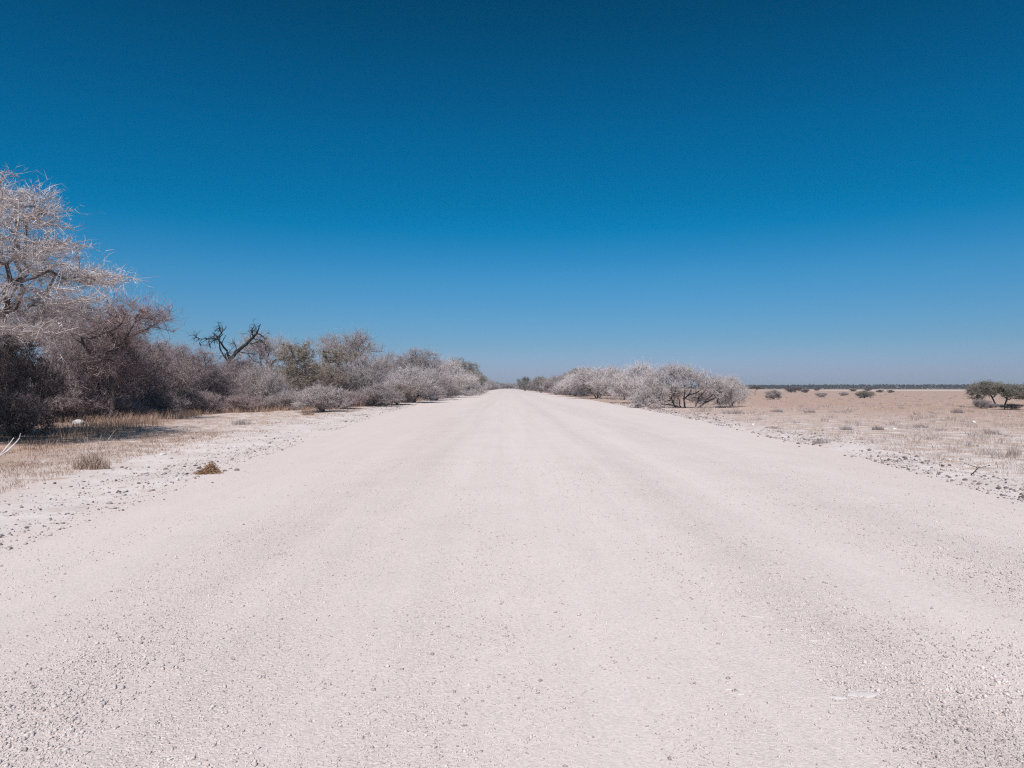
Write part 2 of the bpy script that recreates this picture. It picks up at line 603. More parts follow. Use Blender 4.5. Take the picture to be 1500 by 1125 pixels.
def make_plant(seed, lumps, n, stems, twigs, r0=0.006, thick=0.022, tl=(0.25, 0.6), tw=0.005, up=0.15, side=1.0, thorns=3,
               leaves=0, leaf=0.03, step=0.4, rmax=0.2, shell=0.45, hug=0.5, leaf_top=None, flat=1.0, split=False):
    g = np.random.default_rng(seed)
    P, par, dr = grow(lumps, n, g, stems, step, shell=shell, hug=hug)
    r = np.minimum(radii(par, r0), rmax)
    ch = np.arange(len(P))[par >= 0]
    pa = par[ch]
    rp = np.minimum(r[pa], r[ch] * 1.6)
    big = r[ch] > thick
    tv, tf = tubes(P[pa][big], P[ch][big], rp[big], r[ch][big], 6)
    parts = []
    sm = ~big
    if sm.any():
        parts.append(tubes(P[pa][sm], P[ch][sm], rp[sm], r[ch][sm], 3))
    # twigs spring from the thin branches
    wgt = np.where(sm, 1.0, 0.12) * np.linalg.norm(P[ch] - P[pa], axis=1)
    k = g.choice(len(ch), size=twigs, p=wgt / wgt.sum())
    t = g.random(twigs)[:, None]
    p0 = P[pa[k]] * (1 - t) + P[ch[k]] * t
    d = unit(dr[ch[k]] * 0.8 + unit(g.normal(size=(twigs, 3))) * side + np.array([0, 0, up]))
    d[:, 2] *= flat
    d = unit(d)
    ln = (tl[0] + (tl[1] - tl[0]) * 1.7 * g.random(twigs) ** 2.2)[:, None]
    p1 = p0 + d * ln * 0.5
    d2 = unit(d + g.normal(size=d.shape) * 0.35 + np.array([0, 0, up]))
    p2 = p1 + d2 * ln * 0.5
    for q in (p0, p1, p2):
        q[:, 2] = np.maximum(q[:, 2], 0.02)
    w0 = tw * g.uniform(0.6, 1.5, twigs)
    parts.append(twig_sliver_pair(p0, p1, p2, w0, g))
    if thorns:
        m_ = twigs * thorns
        kk = np.repeat(np.arange(twigs), thorns)
        s = g.random(m_)[:, None]
        a0 = np.where(s < 0.5, p0[kk] + (p1[kk] - p0[kk]) * s * 2, p1[kk] + (p2[kk] - p1[kk]) * (s * 2 - 1))
        dd = unit(d[kk] * 0.6 + unit(g.normal(size=(m_, 3))) * 1.0 + np.array([0, 0, up * 0.7]))
        a1 = a0 + dd * ln[kk] * g.uniform(0.15, 0.42, m_)[:, None]
        a1[:, 2] = np.maximum(a1[:, 2], 0.02)
        parts.append(slivers(a0, a1, tw * 0.9 * g.uniform(0.6, 1.3, m_), g))
    out = Proto()
    cv, cf = join(parts)
    out.crown = mesh_np("crown", cv, cf)
    out.trunk = mesh_np("trunk", tv, tf) if len(tv) else None
    out.stems = []
    if split and len(tv):
        root = np.arange(len(P))
        for i in range(len(P)):
            if par[i] >= 0:
                root[i] = root[par[i]]
        for rt in np.unique(root[ch[big]]):
            q = big & (root[ch] == rt)
            out.stems.append(mesh_np("stem", *tubes(P[pa][q], P[ch][q], rp[q], r[ch][q], 6)))
        out.trunk = None
    out.leaf = None
    if leaves:
        k = g.integers(0, twigs, leaves)
        if leaf_top is not None:
            zt = p1[:, 2]
            pr = np.clip((zt - leaf_top[0]) / (leaf_top[1] - leaf_top[0]), 0.08, 1) ** 1.5
            k = g.choice(twigs, size=leaves, p=pr / pr.sum())
        s = g.random(leaves)[:, None]
        c = p0[k] * (1 - s) + p2[k] * s + g.normal(size=(leaves, 3)) * 0.035
        a = unit(g.normal(size=(leaves, 3)))
        b_ = unit(np.cross(a, g.normal(size=(leaves, 3))))
        sz = leaf * g.uniform(0.6, 1.5, leaves)[:, None]
        v = np.stack([c - a * sz, c + b_ * sz * 0.45, c + a * sz, c - b_ * sz * 0.45], 1).reshape(-1, 3)
        out.leaf = mesh_np("foliage", v, np.arange(leaves * 4).reshape(-1, 4))
    L = np.array(lumps, float)
    out.H = float(np.percentile(cv[:, 2], 99.6))
    out.R = float(np.percentile(np.abs(cv[:, 0]), 98.5))
    for me in [out.crown, out.trunk, out.leaf] + out.stems:
        if me is not None:
            me.materials.append(None)
    return out


used_names = {}


def plant(pr, name, label, cat, x, y, rz, sx, sz, bark, twig, leafm=None, group=None, z=None, sy=None):
    root = bpy.data.objects.new(name, None)
    C.objects.link(root)
    root.empty_display_size = 0.3
    zz = float(ground_z(x, y)) - 0.02 if z is None else z
    root.location = (x, y, zz)
    root.rotation_euler = (0, 0, rz)
    root.scale = (sx, sx if sy is None else sy, sz)
    root['label'] = label
    root['category'] = cat
    if group:
        root['group'] = group
    for nm, me, mt in [("trunk", pr.trunk, bark), ("crown", pr.crown, twig), ("foliage", pr.leaf, leafm)] + [("stem", q, bark) for q in pr.stems]:
        if me is None or mt is None:
            continue
        o = bpy.data.objects.new(nm, me)
        C.objects.link(o)
        o.parent = root
        o.material_slots[0].link = 'OBJECT'
        o.material_slots[0].material = M[mt]
    return root


def dome(g, R, H, nl=9, low=0.25):
    """an uneven rounded crown out of overlapping lumps"""
    out = [(0, 0, H * 0.5, R * 0.72, R * 0.72, H * 0.42)]
    for i in range(nl):
        a = i * 2.4 + g.uniform(-0.4, 0.4)
        rr = R * g.uniform(0.40, 0.80)
        zz = H * g.uniform(low, 0.78)
        s = g.uniform(0.22, 0.46)
        out.append((rr * math.cos(a), rr * math.sin(a), zz, R * s, R * s * g.uniform(.8, 1.2), H * g.uniform(0.12, 0.24)))
    out.append((g.uniform(-.2, .2) * R, g.uniform(-.2, .2) * R, H * 0.83, R * 0.4, R * 0.4, H * 0.16))
    return out


def stems_multi(g, k, spread, h):
    out = []
    for i in range(k):
        a = i * 2 * math.pi / k + g.uniform(-.4, .4)
        r_ = spread * g.uniform(0.3, 1.0)
        c, s = math.cos(a), math.sin(a)
        out.append([(0.10 * c * g.uniform(.3, 1.5), 0.10 * s * g.uniform(.3, 1.5), -0.08), (r_ * 0.45 * c, r_ * 0.45 * s, h * 0.5), (r_ * c, r_ * s, h)])
    return out


G = np.random.default_rng(21)
PR = {}
for i in range(3):       # tall rounded thorn thickets, branched to the ground
    PR['thick%d' % i] = make_plant(100 + i, dome(G, 2.4, 4.0, 12, 0.12), 850, stems_multi(G, 5, 0.6, 0.9), 9500, tl=(0.25, 0.65), tw=0.0065, thorns=3)
for i in range(3):       # dust covered low bushes
    PR['pale%d' % i] = make_plant(200 + i, dome(G, 2.4, 3.0, 10, 0.22), 800, stems_multi(G, 6, 0.6, 0.6), 6600, tl=(0.25, 0.7), tw=0.0072, thorns=3, up=0.4)
for i in range(2):       # leafy olive bushes
    PR['olive%d' % i] = make_plant(300 + i, dome(G, 2.5, 4.2, 12, 0.25), 700, stems_multi(G, 4, 0.5, 0.9), 6500, tl=(0.2, 0.5), tw=0.0065, thorns=2,
                                   leaves=14000, leaf=0.032, leaf_top=(0.8, 4.0))
for i in range(2):       # bare open trees that show every branch
    lum = [(0, 0, 3.6, 1.1, 1.1, 0.9)] + [(1.2 * math.cos(a), 1.2 * math.sin(a), 3.9 + 0.5 * math.sin(3 * a + i), 0.8, 0.8, 0.6) for a in np.arange(5) * 1.2566]
    PR['bare%d' % i] = make_plant(400 + i, lum, 300, [[(0, 0, -.1), (.05, .02, .8), (0.0, .1, 1.7)]], 2600, tl=(0.3, 0.75), tw=0.006, thorns=2, up=0.35, r0=0.009, rmax=.12)
PR['low0'] = make_plant(500, dome(G, 1.4, 1.6, 9, 0.25), 500, stems_multi(G, 6, 0.4, 0.35), 5200, tl=(0.18, 0.42), tw=0.0065, thorns=2, up=0.3, step=0.25)
PR['low1'] = make_plant(501, dome(G, 1.5, 1.3, 9, 0.25), 300, stems_multi(G, 6, 0.4, 0.3), 2600, tl=(0.18, 0.42), tw=0.009, thorns=2, up=0.3, step=0.3)
for i in range(2):       # flat topped acacias for the middle and far distance
    lum = [(0, 0, 3.0, 1.5, 1.5, 0.35)] + [(1.5 * math.cos(a), 1.5 * math.sin(a), 2.9 + .25 * math.sin(2 * a + i), 1.0, 1.0, 0.3) for a in np.arange(6) * 1.0472]
    PR['flat%d' % i] = make_plant(600 + i, lum, 350, [[(0, 0, -.1), (.08, .03, .7), (0.02, .1, 1.5)]], 3600, tl=(0.2, 0.5), tw=0.007, thorns=2, leaves=9000, leaf=0.055, flat=0.6, rmax=.13)

# ------------------------------------------------------------------ the big umbrella thorn at the left edge
g = np.random.default_rng(900)
lum = []
for zc, rr, dx in ((2.55, 3.4, 0.1), (3.2, 3.8, 0.1), (3.9, 3.95, 0.1), (4.55, 3.6, 0.0), (5.15, 3.1, 0), (5.65, 2.4, 0)):
    for a in np.arange(9) * 0.698 + g.uniform(0, 1):
        q = rr * g.uniform(0.55, 0.85)
        lum.append((dx + q * math.cos(a), q * math.sin(a), zc + g.uniform(-.2, .2), rr * .32, rr * .32, 0.17))
big = make_plant(901, lum, 2100, [[(0, 0, -.15), (.08, .05, .7), (.0, .15, 1.4), (.1, .1, 2.0)], [(.05, 0, -.1), (.35, -.2, .8), (.9, -.5, 1.7)],
                                 [(-.05, .05, -.1), (-.3, .3, .9), (-.7, .5, 1.8)]],
                 18500, split=True, tl=(0.16, 0.50), tw=0.0048, thorns=6, up=0.05, flat=0.55, r0=0.007, thick=0.02, rmax=.17, step=0.45, hug=0.7)
plant(big, "umbrella_thorn_tree", "tall leafless thorn tree with pale layered branches, cut off by the left edge", "tree", -15.2, 18.6, 0.4, 1.21, 1.21, 'bark_grey', 'twig_near')


# ------------------------------------------------------------------ the bushes and trees one can point to
def put(px, D, top, hw, proto, name, label, cat, bark, twig, leafm=None, rz=None, group=None):
    pr = PR[proto]
    x = X_at(px, D)
    zt = Z_at(top, D) if top is not None else 1.0
    sz = zt / pr.H
    sx = hw * D / F / pr.R
    sx = max(sx, 0.5 * sz)
    return plant(pr, name, label, cat, x, D, random.uniform(0, 6.28) if rz is None else rz, sx, sz, bark, twig, leafm, group, sy=sx * random.uniform(.85, 1.2))


TB, TS = "tree", "bush"
# left side, near to far
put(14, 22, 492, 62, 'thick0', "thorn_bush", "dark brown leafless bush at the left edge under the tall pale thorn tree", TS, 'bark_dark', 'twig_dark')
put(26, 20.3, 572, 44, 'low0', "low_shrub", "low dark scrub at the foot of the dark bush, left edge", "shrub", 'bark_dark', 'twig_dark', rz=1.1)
put(165, 31, 428, 78, 'bare0', "thorn_tree", "pinkish brown leafless tree rising just right of the tall pale thorn tree", TB, 'bark_dark', 'twig_pink')
put(150, 33, 462, 90, 'thick1', "thorn_bush", "broad mauve brown bush beneath the pinkish leafless tree", TS, 'bark_dark', 'twig_pink')
put(40, 40, 442, 85, 'bare1', "thorn_tree", "grey bare tree seen through the tall pale thorn tree at left", TB, 'bark_dark', 'twig_brown')
put(95, 31, 500, 62, 'thick2', "thorn_bush", "brown bush behind the white rock at the left verge", TS, 'bark_dark', 'twig_brown')
put(205, 37, 500, 66, 'thick0', "thorn_bush", "brown bush with a dark forked stem behind the long tree shadow", TS, 'bark_dark', 'twig_brown', rz=2.0)
put(272, 42, 506, 60, 'thick1', "thorn_bush", "brown bush just left of the black dead tree", TS, 'bark_dark', 'twig_brown', rz=4.0)
put(235, 52, 500, 60, 'thick2', "thorn_bush", "mauve grey bush filling the gap behind the brown bushes at left", TS, 'bark_dark', 'twig_pink', rz=1.0)
put(345, 50, 524, 62, 'thick2', "thorn_bush", "greyish brown bush in front of the black dead tree", TS, 'bark_dark', 'twig_brown', rz=5.2)
put(385, 47, 536, 46, 'pale0', "thorn_bush", "low grey bush between the dead tree and the olive bush", TS, 'bark_dark', 'twig_grey', rz=0.6)
put(320, 44, 552, 40, 'pale1', "thorn_bush", "low brown scrub below the black dead tree", TS, 'bark_dark', 'twig_brown', rz=3.3)
put(389, 64, 487, 34, 'bare0', "thorn_tree", "small grey bare tree just right of the black dead tree", TB, 'bark_grey', 'twig_grey', rz=2.2)
put(444, 53, 504, 54, 'olive0', "leafy_bush", "olive topped bush right of the dead tree, largest leafy one on the left", TS, 'bark_dark', 'twig_tan', 'leaf_olive', rz=1.2)
put(472, 43, 564, 38, 'low0', "low_shrub", "low round pale shrub standing out on the verge before the olive bush", "shrub", 'bark_grey', 'twig_grey', rz=0.2)
put(508, 74, 484, 46, 'bare1', "thorn_tree", "tall bare twiggy tree rising above the grey bushes left of centre", TB, 'bark_grey', 'twig_grey', rz=3.0)
put(523, 58, 518, 58, 'pale2', "thorn_bush", "big grey white bush with a dark stem below the tall bare tree", TS, 'bark_dark', 'twig_grey', rz=4.4)
put(552, 55, 564, 30, 'low0', "low_shrub", "low grey scrub at the foot of the grey white bush", "shrub", 'bark_grey', 'twig_grey', rz=2.4)
put(600, 88, 513, 56, 'thick1', "thorn_bush", "large dome shaped mauve grey bush left of the road", TS, 'bark_dark', 'twig_grey', rz=0.9)
put(606, 68, 538, 50, 'pale1', "thorn_bush", "brightest white bush of the left hedge, below the dome shaped bush", TS, 'bark_dark', 'twig_white', rz=5.0)
put(655, 100, 527, 36, 'pale0', "thorn_bush", "pale grey bush between the bright white bush and the high olive bush", TS, 'bark_dark', 'twig_white', rz=3.7)
put(670, 132, 526, 26, 'olive0', "leafy_bush", "high olive bush, first of two that rise above the left hedge", TS, 'bark_dark', 'twig_olive', 'leaf_olive', rz=1.7)
put(693, 165, 539, 20, 'olive1', "leafy_bush", "high olive bush nearest the vanishing road on the left", TS, 'bark_dark', 'twig_olive', 'leaf_olive', rz=0.3)
put(683, 118, 550, 26, 'pale2', "thorn_bush", "whitish bush at the foot of the high olive bushes, left roadside", TS, 'bark_dark', 'twig_white', rz=2.9)
put(640, 82, 552, 28, 'pale1', "thorn_bush", "small whitish roadside bush right of the brightest white bush", TS, 'bark_dark', 'twig_grey', rz=1.9)
# right side
put(936, 66, 532, 42, 'pale0', "thorn_bush", "tall white twiggy bush behind the wide open stemmed bush on the right", TS, 'bark_grey', 'twig_white', rz=2.1)
put(876, 94, 538, 44, 'pale1', "thorn_bush", "white bush with dark stems, left of the tall white one on the right", TS, 'bark_dark', 'twig_white', rz=0.4)
put(915, 84, 551, 22, 'olive1', "leafy_bush", "small grey olive bush tucked between two white bushes on the right", TS, 'bark_dark', 'twig_grey', 'leaf_olive', rz=1.0)
put(852, 118, 539, 20, 'flat0', "flat_topped_tree", "small olive flat crown peeping over the white bushes right of the road", TB, 'bark_dark', 'twig_olive', 'leaf_olive', rz=4.1)
put(842, 112, 548, 30, 'pale2', "thorn_bush", "whitish bush at the roadside under the small olive flat crown", TS, 'bark_dark', 'twig_white', rz=5.5)
put(815, 138, 550, 24, 'pale0', "thorn_bush", "grey white bush with dark foot, right roadside towards the vanishing point", TS, 'bark_dark', 'twig_grey', rz=3.1)
put(792, 185, 551, 17, 'olive1', "leafy_bush", "grey green bush beside the dark leafy bush near the vanishing point", TS, 'bark_dark', 'twig_grey', 'leaf_olive', rz=0.1)
put(769, 265, 552, 12, 'olive0', "leafy_bush", "dark leafy bush right where the road vanishes", TS, 'bark_dark', 'twig_olive', 'leaf_green', rz=2.6)

# the wide open stemmed bush on the right: its own plant
g = np.random.default_rng(77)
lum = []
for q in ((-2.7, 0, 1.0, 1.0, .9, .7), (-3.2, .2, .55, .7, .7, .5), (-1.9, .3, 1.9, 1.0, .9, .6), (-.9, 0, 2.5, 1.0, .9, .55), (0.2, .2, 2.35, 1.1, 1.0, .6), (1.2, -.1, 2.1, .9, .9, .55),
          (2.2, .1, 1.75, .9, .9, .5), (3.1, 0, 1.5, .9, .8, .5), (3.6, .2, 1.05, .7, .7, .45), (-.3, -.5, 1.6, .9, .7, .45), (1.5, -.5, 1.45, .8, .7, .4), (2.7, -.4, 1.0, .6, .6, .35), (-.2, .4, 1.0, .8, .6, .4), (.9, .4, 1.0, .7, .6, .4), (1.9, .5, .85, .7, .6, .4), (-1.6, .4, .9, .8, .6, .4), (-3.0, -.3, .4, .9, .6, .35), (-2.0, -.2, .5, .7, .6, .35), (-.6, .6, .6, .8, .5, .4), (1.2, .6, .6, .8, .5, .4), (2.9, .3, .5, .8, .5, .35), (-.9, .2, 2.9, .35, .35, .3), (.5, .2, 2.75, .35, .35, .25), (-2.3, .2, 1.3, .8, .7, .5), (3.2, .3, .7, .7, .6, .4), (-1.4, -.5, 1.2, .7, .6, .5)):
    lum.append(q)
wide = make_plant(701, lum, 1250, [[(.1, 0, -.08), (-.6, 0, .22), (-1.5, .05, .30), (-2.1, .1, .8)], [(.2, .05, -.08), (.15, .1, .7), (.2, .1, 1.4)], [(-.4, .1, -.08), (-.75, .1, .6), (-.8, .1, 1.6)],
                                   [(1.0, 0, -.08), (1.6, .1, .35), (2.4, .1, .75), (3.0, .1, 1.2)], [(.9, .1, -.08), (1.2, .1, .7), (1.7, 0, 1.3)], [(-2.6, 0, -.05), (-2.8, .1, .5)]],
                  10500, tl=(0.2, 0.6), tw=0.0072, thorns=3, up=0.25, r0=0.008, thick=0.026, rmax=.09, split=True)
plant(wide, "thorn_bush", "widest bush on the right verge, whitish with dark crooked stems showing underneath", TS, X_at(1000, 51), 51, 0.0, 1.0, 1.02, 'bark_dead', 'twig_white', sy=1.0)
put(1072, 54, 551, 28, 'pale2', "thorn_bush", "low white twiggy bush at the right end of the widest bush", TS, 'bark_grey', 'twig_white', rz=1.5)

# two leaning acacias far right
g = np.random.default_rng(78)
lum = [(-1.15, 0, 1.70, .75, .8, .34), (-.5, .1, 1.85, .7, .8, .30), (-1.65, .1, 1.35, .45, .6, .30), (0.05, 0, 1.6, .6, .7, .28), (-.7, -.2, 1.35, .7, .7, .28), (-1.45, .2, 1.0, .35, .4, .25), (-1.2, .1, .7, .25, .3, .25), (-.9, .3, 1.05, .3, .3, .2), (-2.0, 0, 1.55, .25, .4, .15), (-.2, .3, 1.25, .5, .5, .2)]
lum = [(a_, b_, c_ - .06, d_, e_, f_ * 1.3) for a_, b_, c_, d_, e_, f_ in lum]
ac1 = make_plant(801, lum, 420, [[(.0, 0, -.1), (-.08, 0, .35), (-.28, .02, .8), (-.45, .05, 1.15)]], 4800, tl=(0.14, 0.36), tw=0.006, thorns=2, leaves=3400, leaf=0.035, flat=.6, r0=0.005, thick=.018, rmax=.085, step=.22)
plant(ac1, "acacia_tree", "grey green flat topped acacia leaning left, left one of the pair at far right", TB, X_at(1463, 52), 52, 0, 1.0, .93, 'bark_dead', 'twig_olive', 'leaf_green')
lum = [(.3, 0, 1.55, .7, .7, .32), (.95, 0, 1.5, .6, .7, .30), (-.2, .1, 1.72, .45, .6, .22), (1.4, .1, 1.25, .45, .5, .28), (.4, -.2, 1.2, .6, .6, .25), (1.1, -.2, 1.1, .5, .5, .22)]
lum = [(a_, b_, c_ - .06, d_, e_, f_ * 1.3) for a_, b_, c_, d_, e_, f_ in lum]
ac2 = make_plant(802, lum, 380, [[(.0, 0, -.1), (.03, 0, .4), (.2, .02, .8), (.4, .05, 1.1)]], 4400, tl=(0.14, 0.36), tw=0.006, thorns=2, leaves=3200, leaf=0.035, flat=.6, r0=0.005, thick=.018, rmax=.085, step=.22)
plant(ac2, "acacia_tree", "grey green flat topped acacia cut off by the right edge, right one of the pair", TB, X_at(1475, 47), 47, 0, 1.0, .93, 'bark_dead', 'twig_olive', 'leaf_green')
put(1441, 49.5, 584, 10, 'low1', "low_shrub", "small grey dead shrub under the left acacia of the pair", "shrub", 'bark_dark', 'twig_grey')

put(1455, 51, 590, 12, 'low1', "low_shrub", "low grey scrub around the trunk of the left acacia of the pair", "shrub", 'bark_dark', 'twig_grey')
put(1486, 48, 591, 14, 'low1', "low_shrub", "low grey scrub right of the trunk of the right hand acacia", "shrub", 'bark_dark', 'twig_grey')
# low scrub at the foot of the left hedge
for px, D, top, hw, tw, lab in ((84, 31.5, 582, 32, 'twig_brown', "low brown scrub just behind and left of the white rock"),
                                (168, 33, 582, 34, 'twig_pink', "low mauve scrub just behind and right of the white rock"),
                                (232, 36, 574, 34, 'twig_brown', "low brown scrub at the hedge foot beyond the tip of the shadow"),
                                (292, 40, 572, 30, 'twig_brown', "low brown scrub at the hedge foot left below the dead tree"),
                                (352, 43, 576, 26, 'twig_pink', "low mauve scrub at the hedge foot right below the dead tree"),
                                (412, 46, 572, 28, 'twig_grey', "low grey scrub at the hedge foot under the olive topped bush"),
                                (508, 49, 574, 22, 'twig_pink', "low mauve scrub right of the low round pale shrub"),
                                (582, 60, 564, 22, 'twig_tan', "low tan scrub in front of the brightest white bush"),
                                (632, 78, 564, 18, 'twig_grey', "low grey scrub at the roadside right of the brightest white bush")):
    put(px, D, top, hw, 'low0', "low_shrub", lab, "shrub", 'bark_dark', tw)

# shrubs scattered over the field on the right
for px, by, top, hw, proto, tw, lf, lab in (
        (1107, 579, 565, 11, 'flat0', 'twig_dark', 'leaf_green', "small dark tree with bent trunk, first dark one right of the white bushes"),
        (1134, 585, 571, 11, 'low0', 'twig_grey', None, "grey rounded shrub right of the small dark bent tree in the field"),
        (1160, 575, 567, 9, 'low1', 'twig_dark', 'leaf_green', "dark little bush right of the grey rounded shrub, left of two"),
        (1172, 573, 566, 6, 'low1', 'twig_dark', 'leaf_green', "dark little bush by the salt pan tip, right of two"),
        (1181, 575.5, 569.5, 5, 'low1', 'twig_dark', None, "tiny dark shrub below the left tip of the salt pan"),
        (1204, 582, 575, 8, 'low1', 'twig_grey', None, "tiny grey shrub in rusty grass left of the two field bushes"),
        (1238, 580, 574, 6, 'low1', 'twig_grey', None, "tiny grey dome shaped shrub left of the green field bush"),
        (1268, 583, 572, 13, 'low0', 'twig_olive', 'leaf_green', "low green field bush with a white stone at its foot"),
        (1252, 573.5, 569.5, 5, 'low1', 'twig_dark', None, "distant dark speck of a shrub on the salt pan's near edge, left"),
        (1273, 573, 568, 6, 'low1', 'twig_dark', None, "distant dark bush behind the low green field bush"),
        (1291, 575, 571, 5, 'low1', 'twig_dark', None, "distant dark speck of a shrub right of the green field bush"),
        (1307, 575.5, 571, 4.5, 'low1', 'twig_dark', None, "distant dark shrub farthest right below the salt pan"),
        (1198, 572.5, 568.5, 4, 'low1', 'twig_dark', None, "distant dark shrub against the treeline above the tiny grey shrubs")):
    D = D_at(by)
    put(px, D, top, hw, proto, "field_shrub", lab, "shrub", 'bark_dead', tw, lf, group="shrubs scattered over the right field")

# the black dead tree
g = np.random.default_rng(55)
D = 57.0
mpp = D / F
limbs = [  # pixel polylines with radii: trunk first
    [(338, 590, 7.0, 0), (338, 560, 6.5, 0), (336, 540, 6.0, 0), (338, 527, 5.5, 0)],
    [(338, 527, 4.8, 0), (347, 514, 4.6, .2), (358, 503, 4.2, .4), (366, 494, 3.6, .5), (372, 488, 2.4, .5), (376, 480, 1.7, .4), (379, 474, 0.9, .4)],
    [(366, 494, 2.2, .5), (363, 488, 1.9, .7), (361, 482, 1.6, .8), (364, 475, 0.9, .9)],
    [(358, 503, 1.6, .4), (366, 502, 1.3, 0), (376, 504, 1.0, -.4), (386, 502, .6, -.6)],
    [(366, 494, 1.4, .5), (373, 495, 1.1, .8), (377, 500, .8, 1.0), (380, 503, .5, 1.1)],
    [(338, 527, 3.2, 0), (337, 514, 2.7, -.3), (332, 503, 2.2, -.6), (327, 494, 1.9, -.7), (322, 490, 1.2, -.7)],
    [(328, 496, 2.0, -.6), (330, 489, 1.6, -.4), (330, 482, 1.0, -.3), (329, 478, .6, -.3)],
    [(330, 488, 1.1, -.4), (326, 482, 1.0, -.2), (322, 477, .7, 0)],
    [(330, 489, 1.0, -.4), (336, 485, .9, -.6), (342, 480, .7, -.8)],
    [(336, 530, 3.0, 0), (324, 520, 2.3, .4), (316, 508, 1.9, .6), (314, 497, 1.6, .7), (319, 488, 1.0, .7)],
    [(315, 499, 1.5, .7), (310, 495, 1.4, .5), (302, 495, 1.2, .4), (294, 496, 1.0, .3), (288, 498, .6, .2)],
    [(305, 495, .9, .4), (300, 498, .8, .2), (296, 502, .5, 0)],
    [(294, 496, .7, .3), (290, 501, .6, .3), (288, 505, .4, .4)],
    [(333, 505, 1.2, -.6), (338, 498, 1.0, -.8), (343, 493, .6, -1.0)],
    [(337, 516, 1.2, -.3), (345, 520, 1.0, -.8), (352, 523, .6, -1.1)],
    [(347, 514, 1.2, .2), (355, 516, .9, .6), (364, 517, .5, .9)],
    [(372, 488, .9, .5), (377, 490, .8, .8), (381, 496, .5, 1.0)]]
px0 = X_at(338, D)
tp, tq, ra, rb, is_tr = [], [], [], [], []
tip = []
for li, lb in enumerate(limbs):
    pts = [np.array([X_at(a, D) - px0, dd * 1.6, max(Z_at(b_, D), -.15)]) for a, b_, _, dd in lb]
    rs = [c * mpp * 0.54 for _, _, c, _ in lb]
    for i in range(len(pts) - 1):
        mid = (pts[i] + pts[i + 1]) / 2 + g.normal(size=3) * 0.03
        for A, B, r1_, r2_ in ((pts[i], mid, rs[i], (rs[i] + rs[i + 1]) / 2), (mid, pts[i + 1], (rs[i] + rs[i + 1]) / 2, rs[i + 1])):
            tp.append(A), tq.append(B), ra.append(r1_), rb.append(r2_), is_tr.append(li < 1)
            if li > 2:
                tip.append((A, B))
for _ in range(46):                 # broken side branches
    A, B = tip[g.integers(0, len(tip))] if g.random() < .2 else (lambda q: (tp[q], tq[q]))(g.integers(4, len(tp)))
    q0 = A + (B - A) * g.random()
    dd = unit((B - A) / np.linalg.norm(B - A) * .6 + g.normal(size=3) * .75 + np.array([0, 0, .1]))
    L_ = g.uniform(.35, 1.2)
    r_ = g.uniform(.018, .042)
    for j in range(3):
        q1 = q0 + dd * L_ / 3
        tp.append(q0), tq.append(q1), ra.append(r_), rb.append(r_ * .72), is_tr.append(False)
        tip.append((q0, q1))
        q0, r_ = q1, r_ * .72
        dd = unit(dd + g.normal(size=3) * .45)
tp, tq, ra, rb, is_tr = (np.array(q) for q in (tp, tq, ra, rb, is_tr))
droot = bpy.data.objects.new("dead_tree", None)
C.objects.link(droot)
droot.location = (px0, D, float(ground_z(px0, D)))
droot['label'] = "black dead tree with broken forked limbs against the sky above the left bushes"
droot['category'] = "tree"
v, f = tubes(tp[is_tr], tq[is_tr], ra[is_tr], rb[is_tr], 8)
link("trunk", mesh_np("trunk", v, f, M['bark_dead'], True), droot)
v1 = tubes(tp[~is_tr], tq[~is_tr], ra[~is_tr], rb[~is_tr], 7)
k = g.integers(len(tip) - 138, len(tip), 420)
A = np.array([tip[i][0] for i in k])
B = np.array([tip[i][1] for i in k])
t = g.random(420)[:, None]
p0 = A * (1 - t) + B * t
d = unit(unit(B - A) * .7 + g.normal(size=(420, 3)) * .6)
p1 = p0 + d * g.uniform(.15, .5, 420)[:, None]
p2 = p1 + unit(d + g.normal(size=(420, 3)) * .5) * g.uniform(.1, .4, 420)[:, None]
v2 = twig_sliver_pair(p0, p1, p2, np.full(420, .010), g)
v, f = join([v1, v2])
link("crown", mesh_np("crown", v, f, M['bark_dead'], False), droot)

# ------------------------------------------------------------------ hedges running to the vanishing point, and the bush behind them


def lab_far(side, tw, kind, row, y):
    col = {'twig_white': 'dust white', 'twig_grey': 'grey', 'twig_brown': 'brown'}[tw]
    if kind.startswith('olive'):
        col = col + ' olive leafy'
    where = "front row" if row == 0 else "back row"
    far = "nearer stretch" if y < 190 else ("middle stretch" if y < 300 else "farthest stretch")
    return "%s bush, %s of the distant %s hedge, %s" % (col, where, side, far)


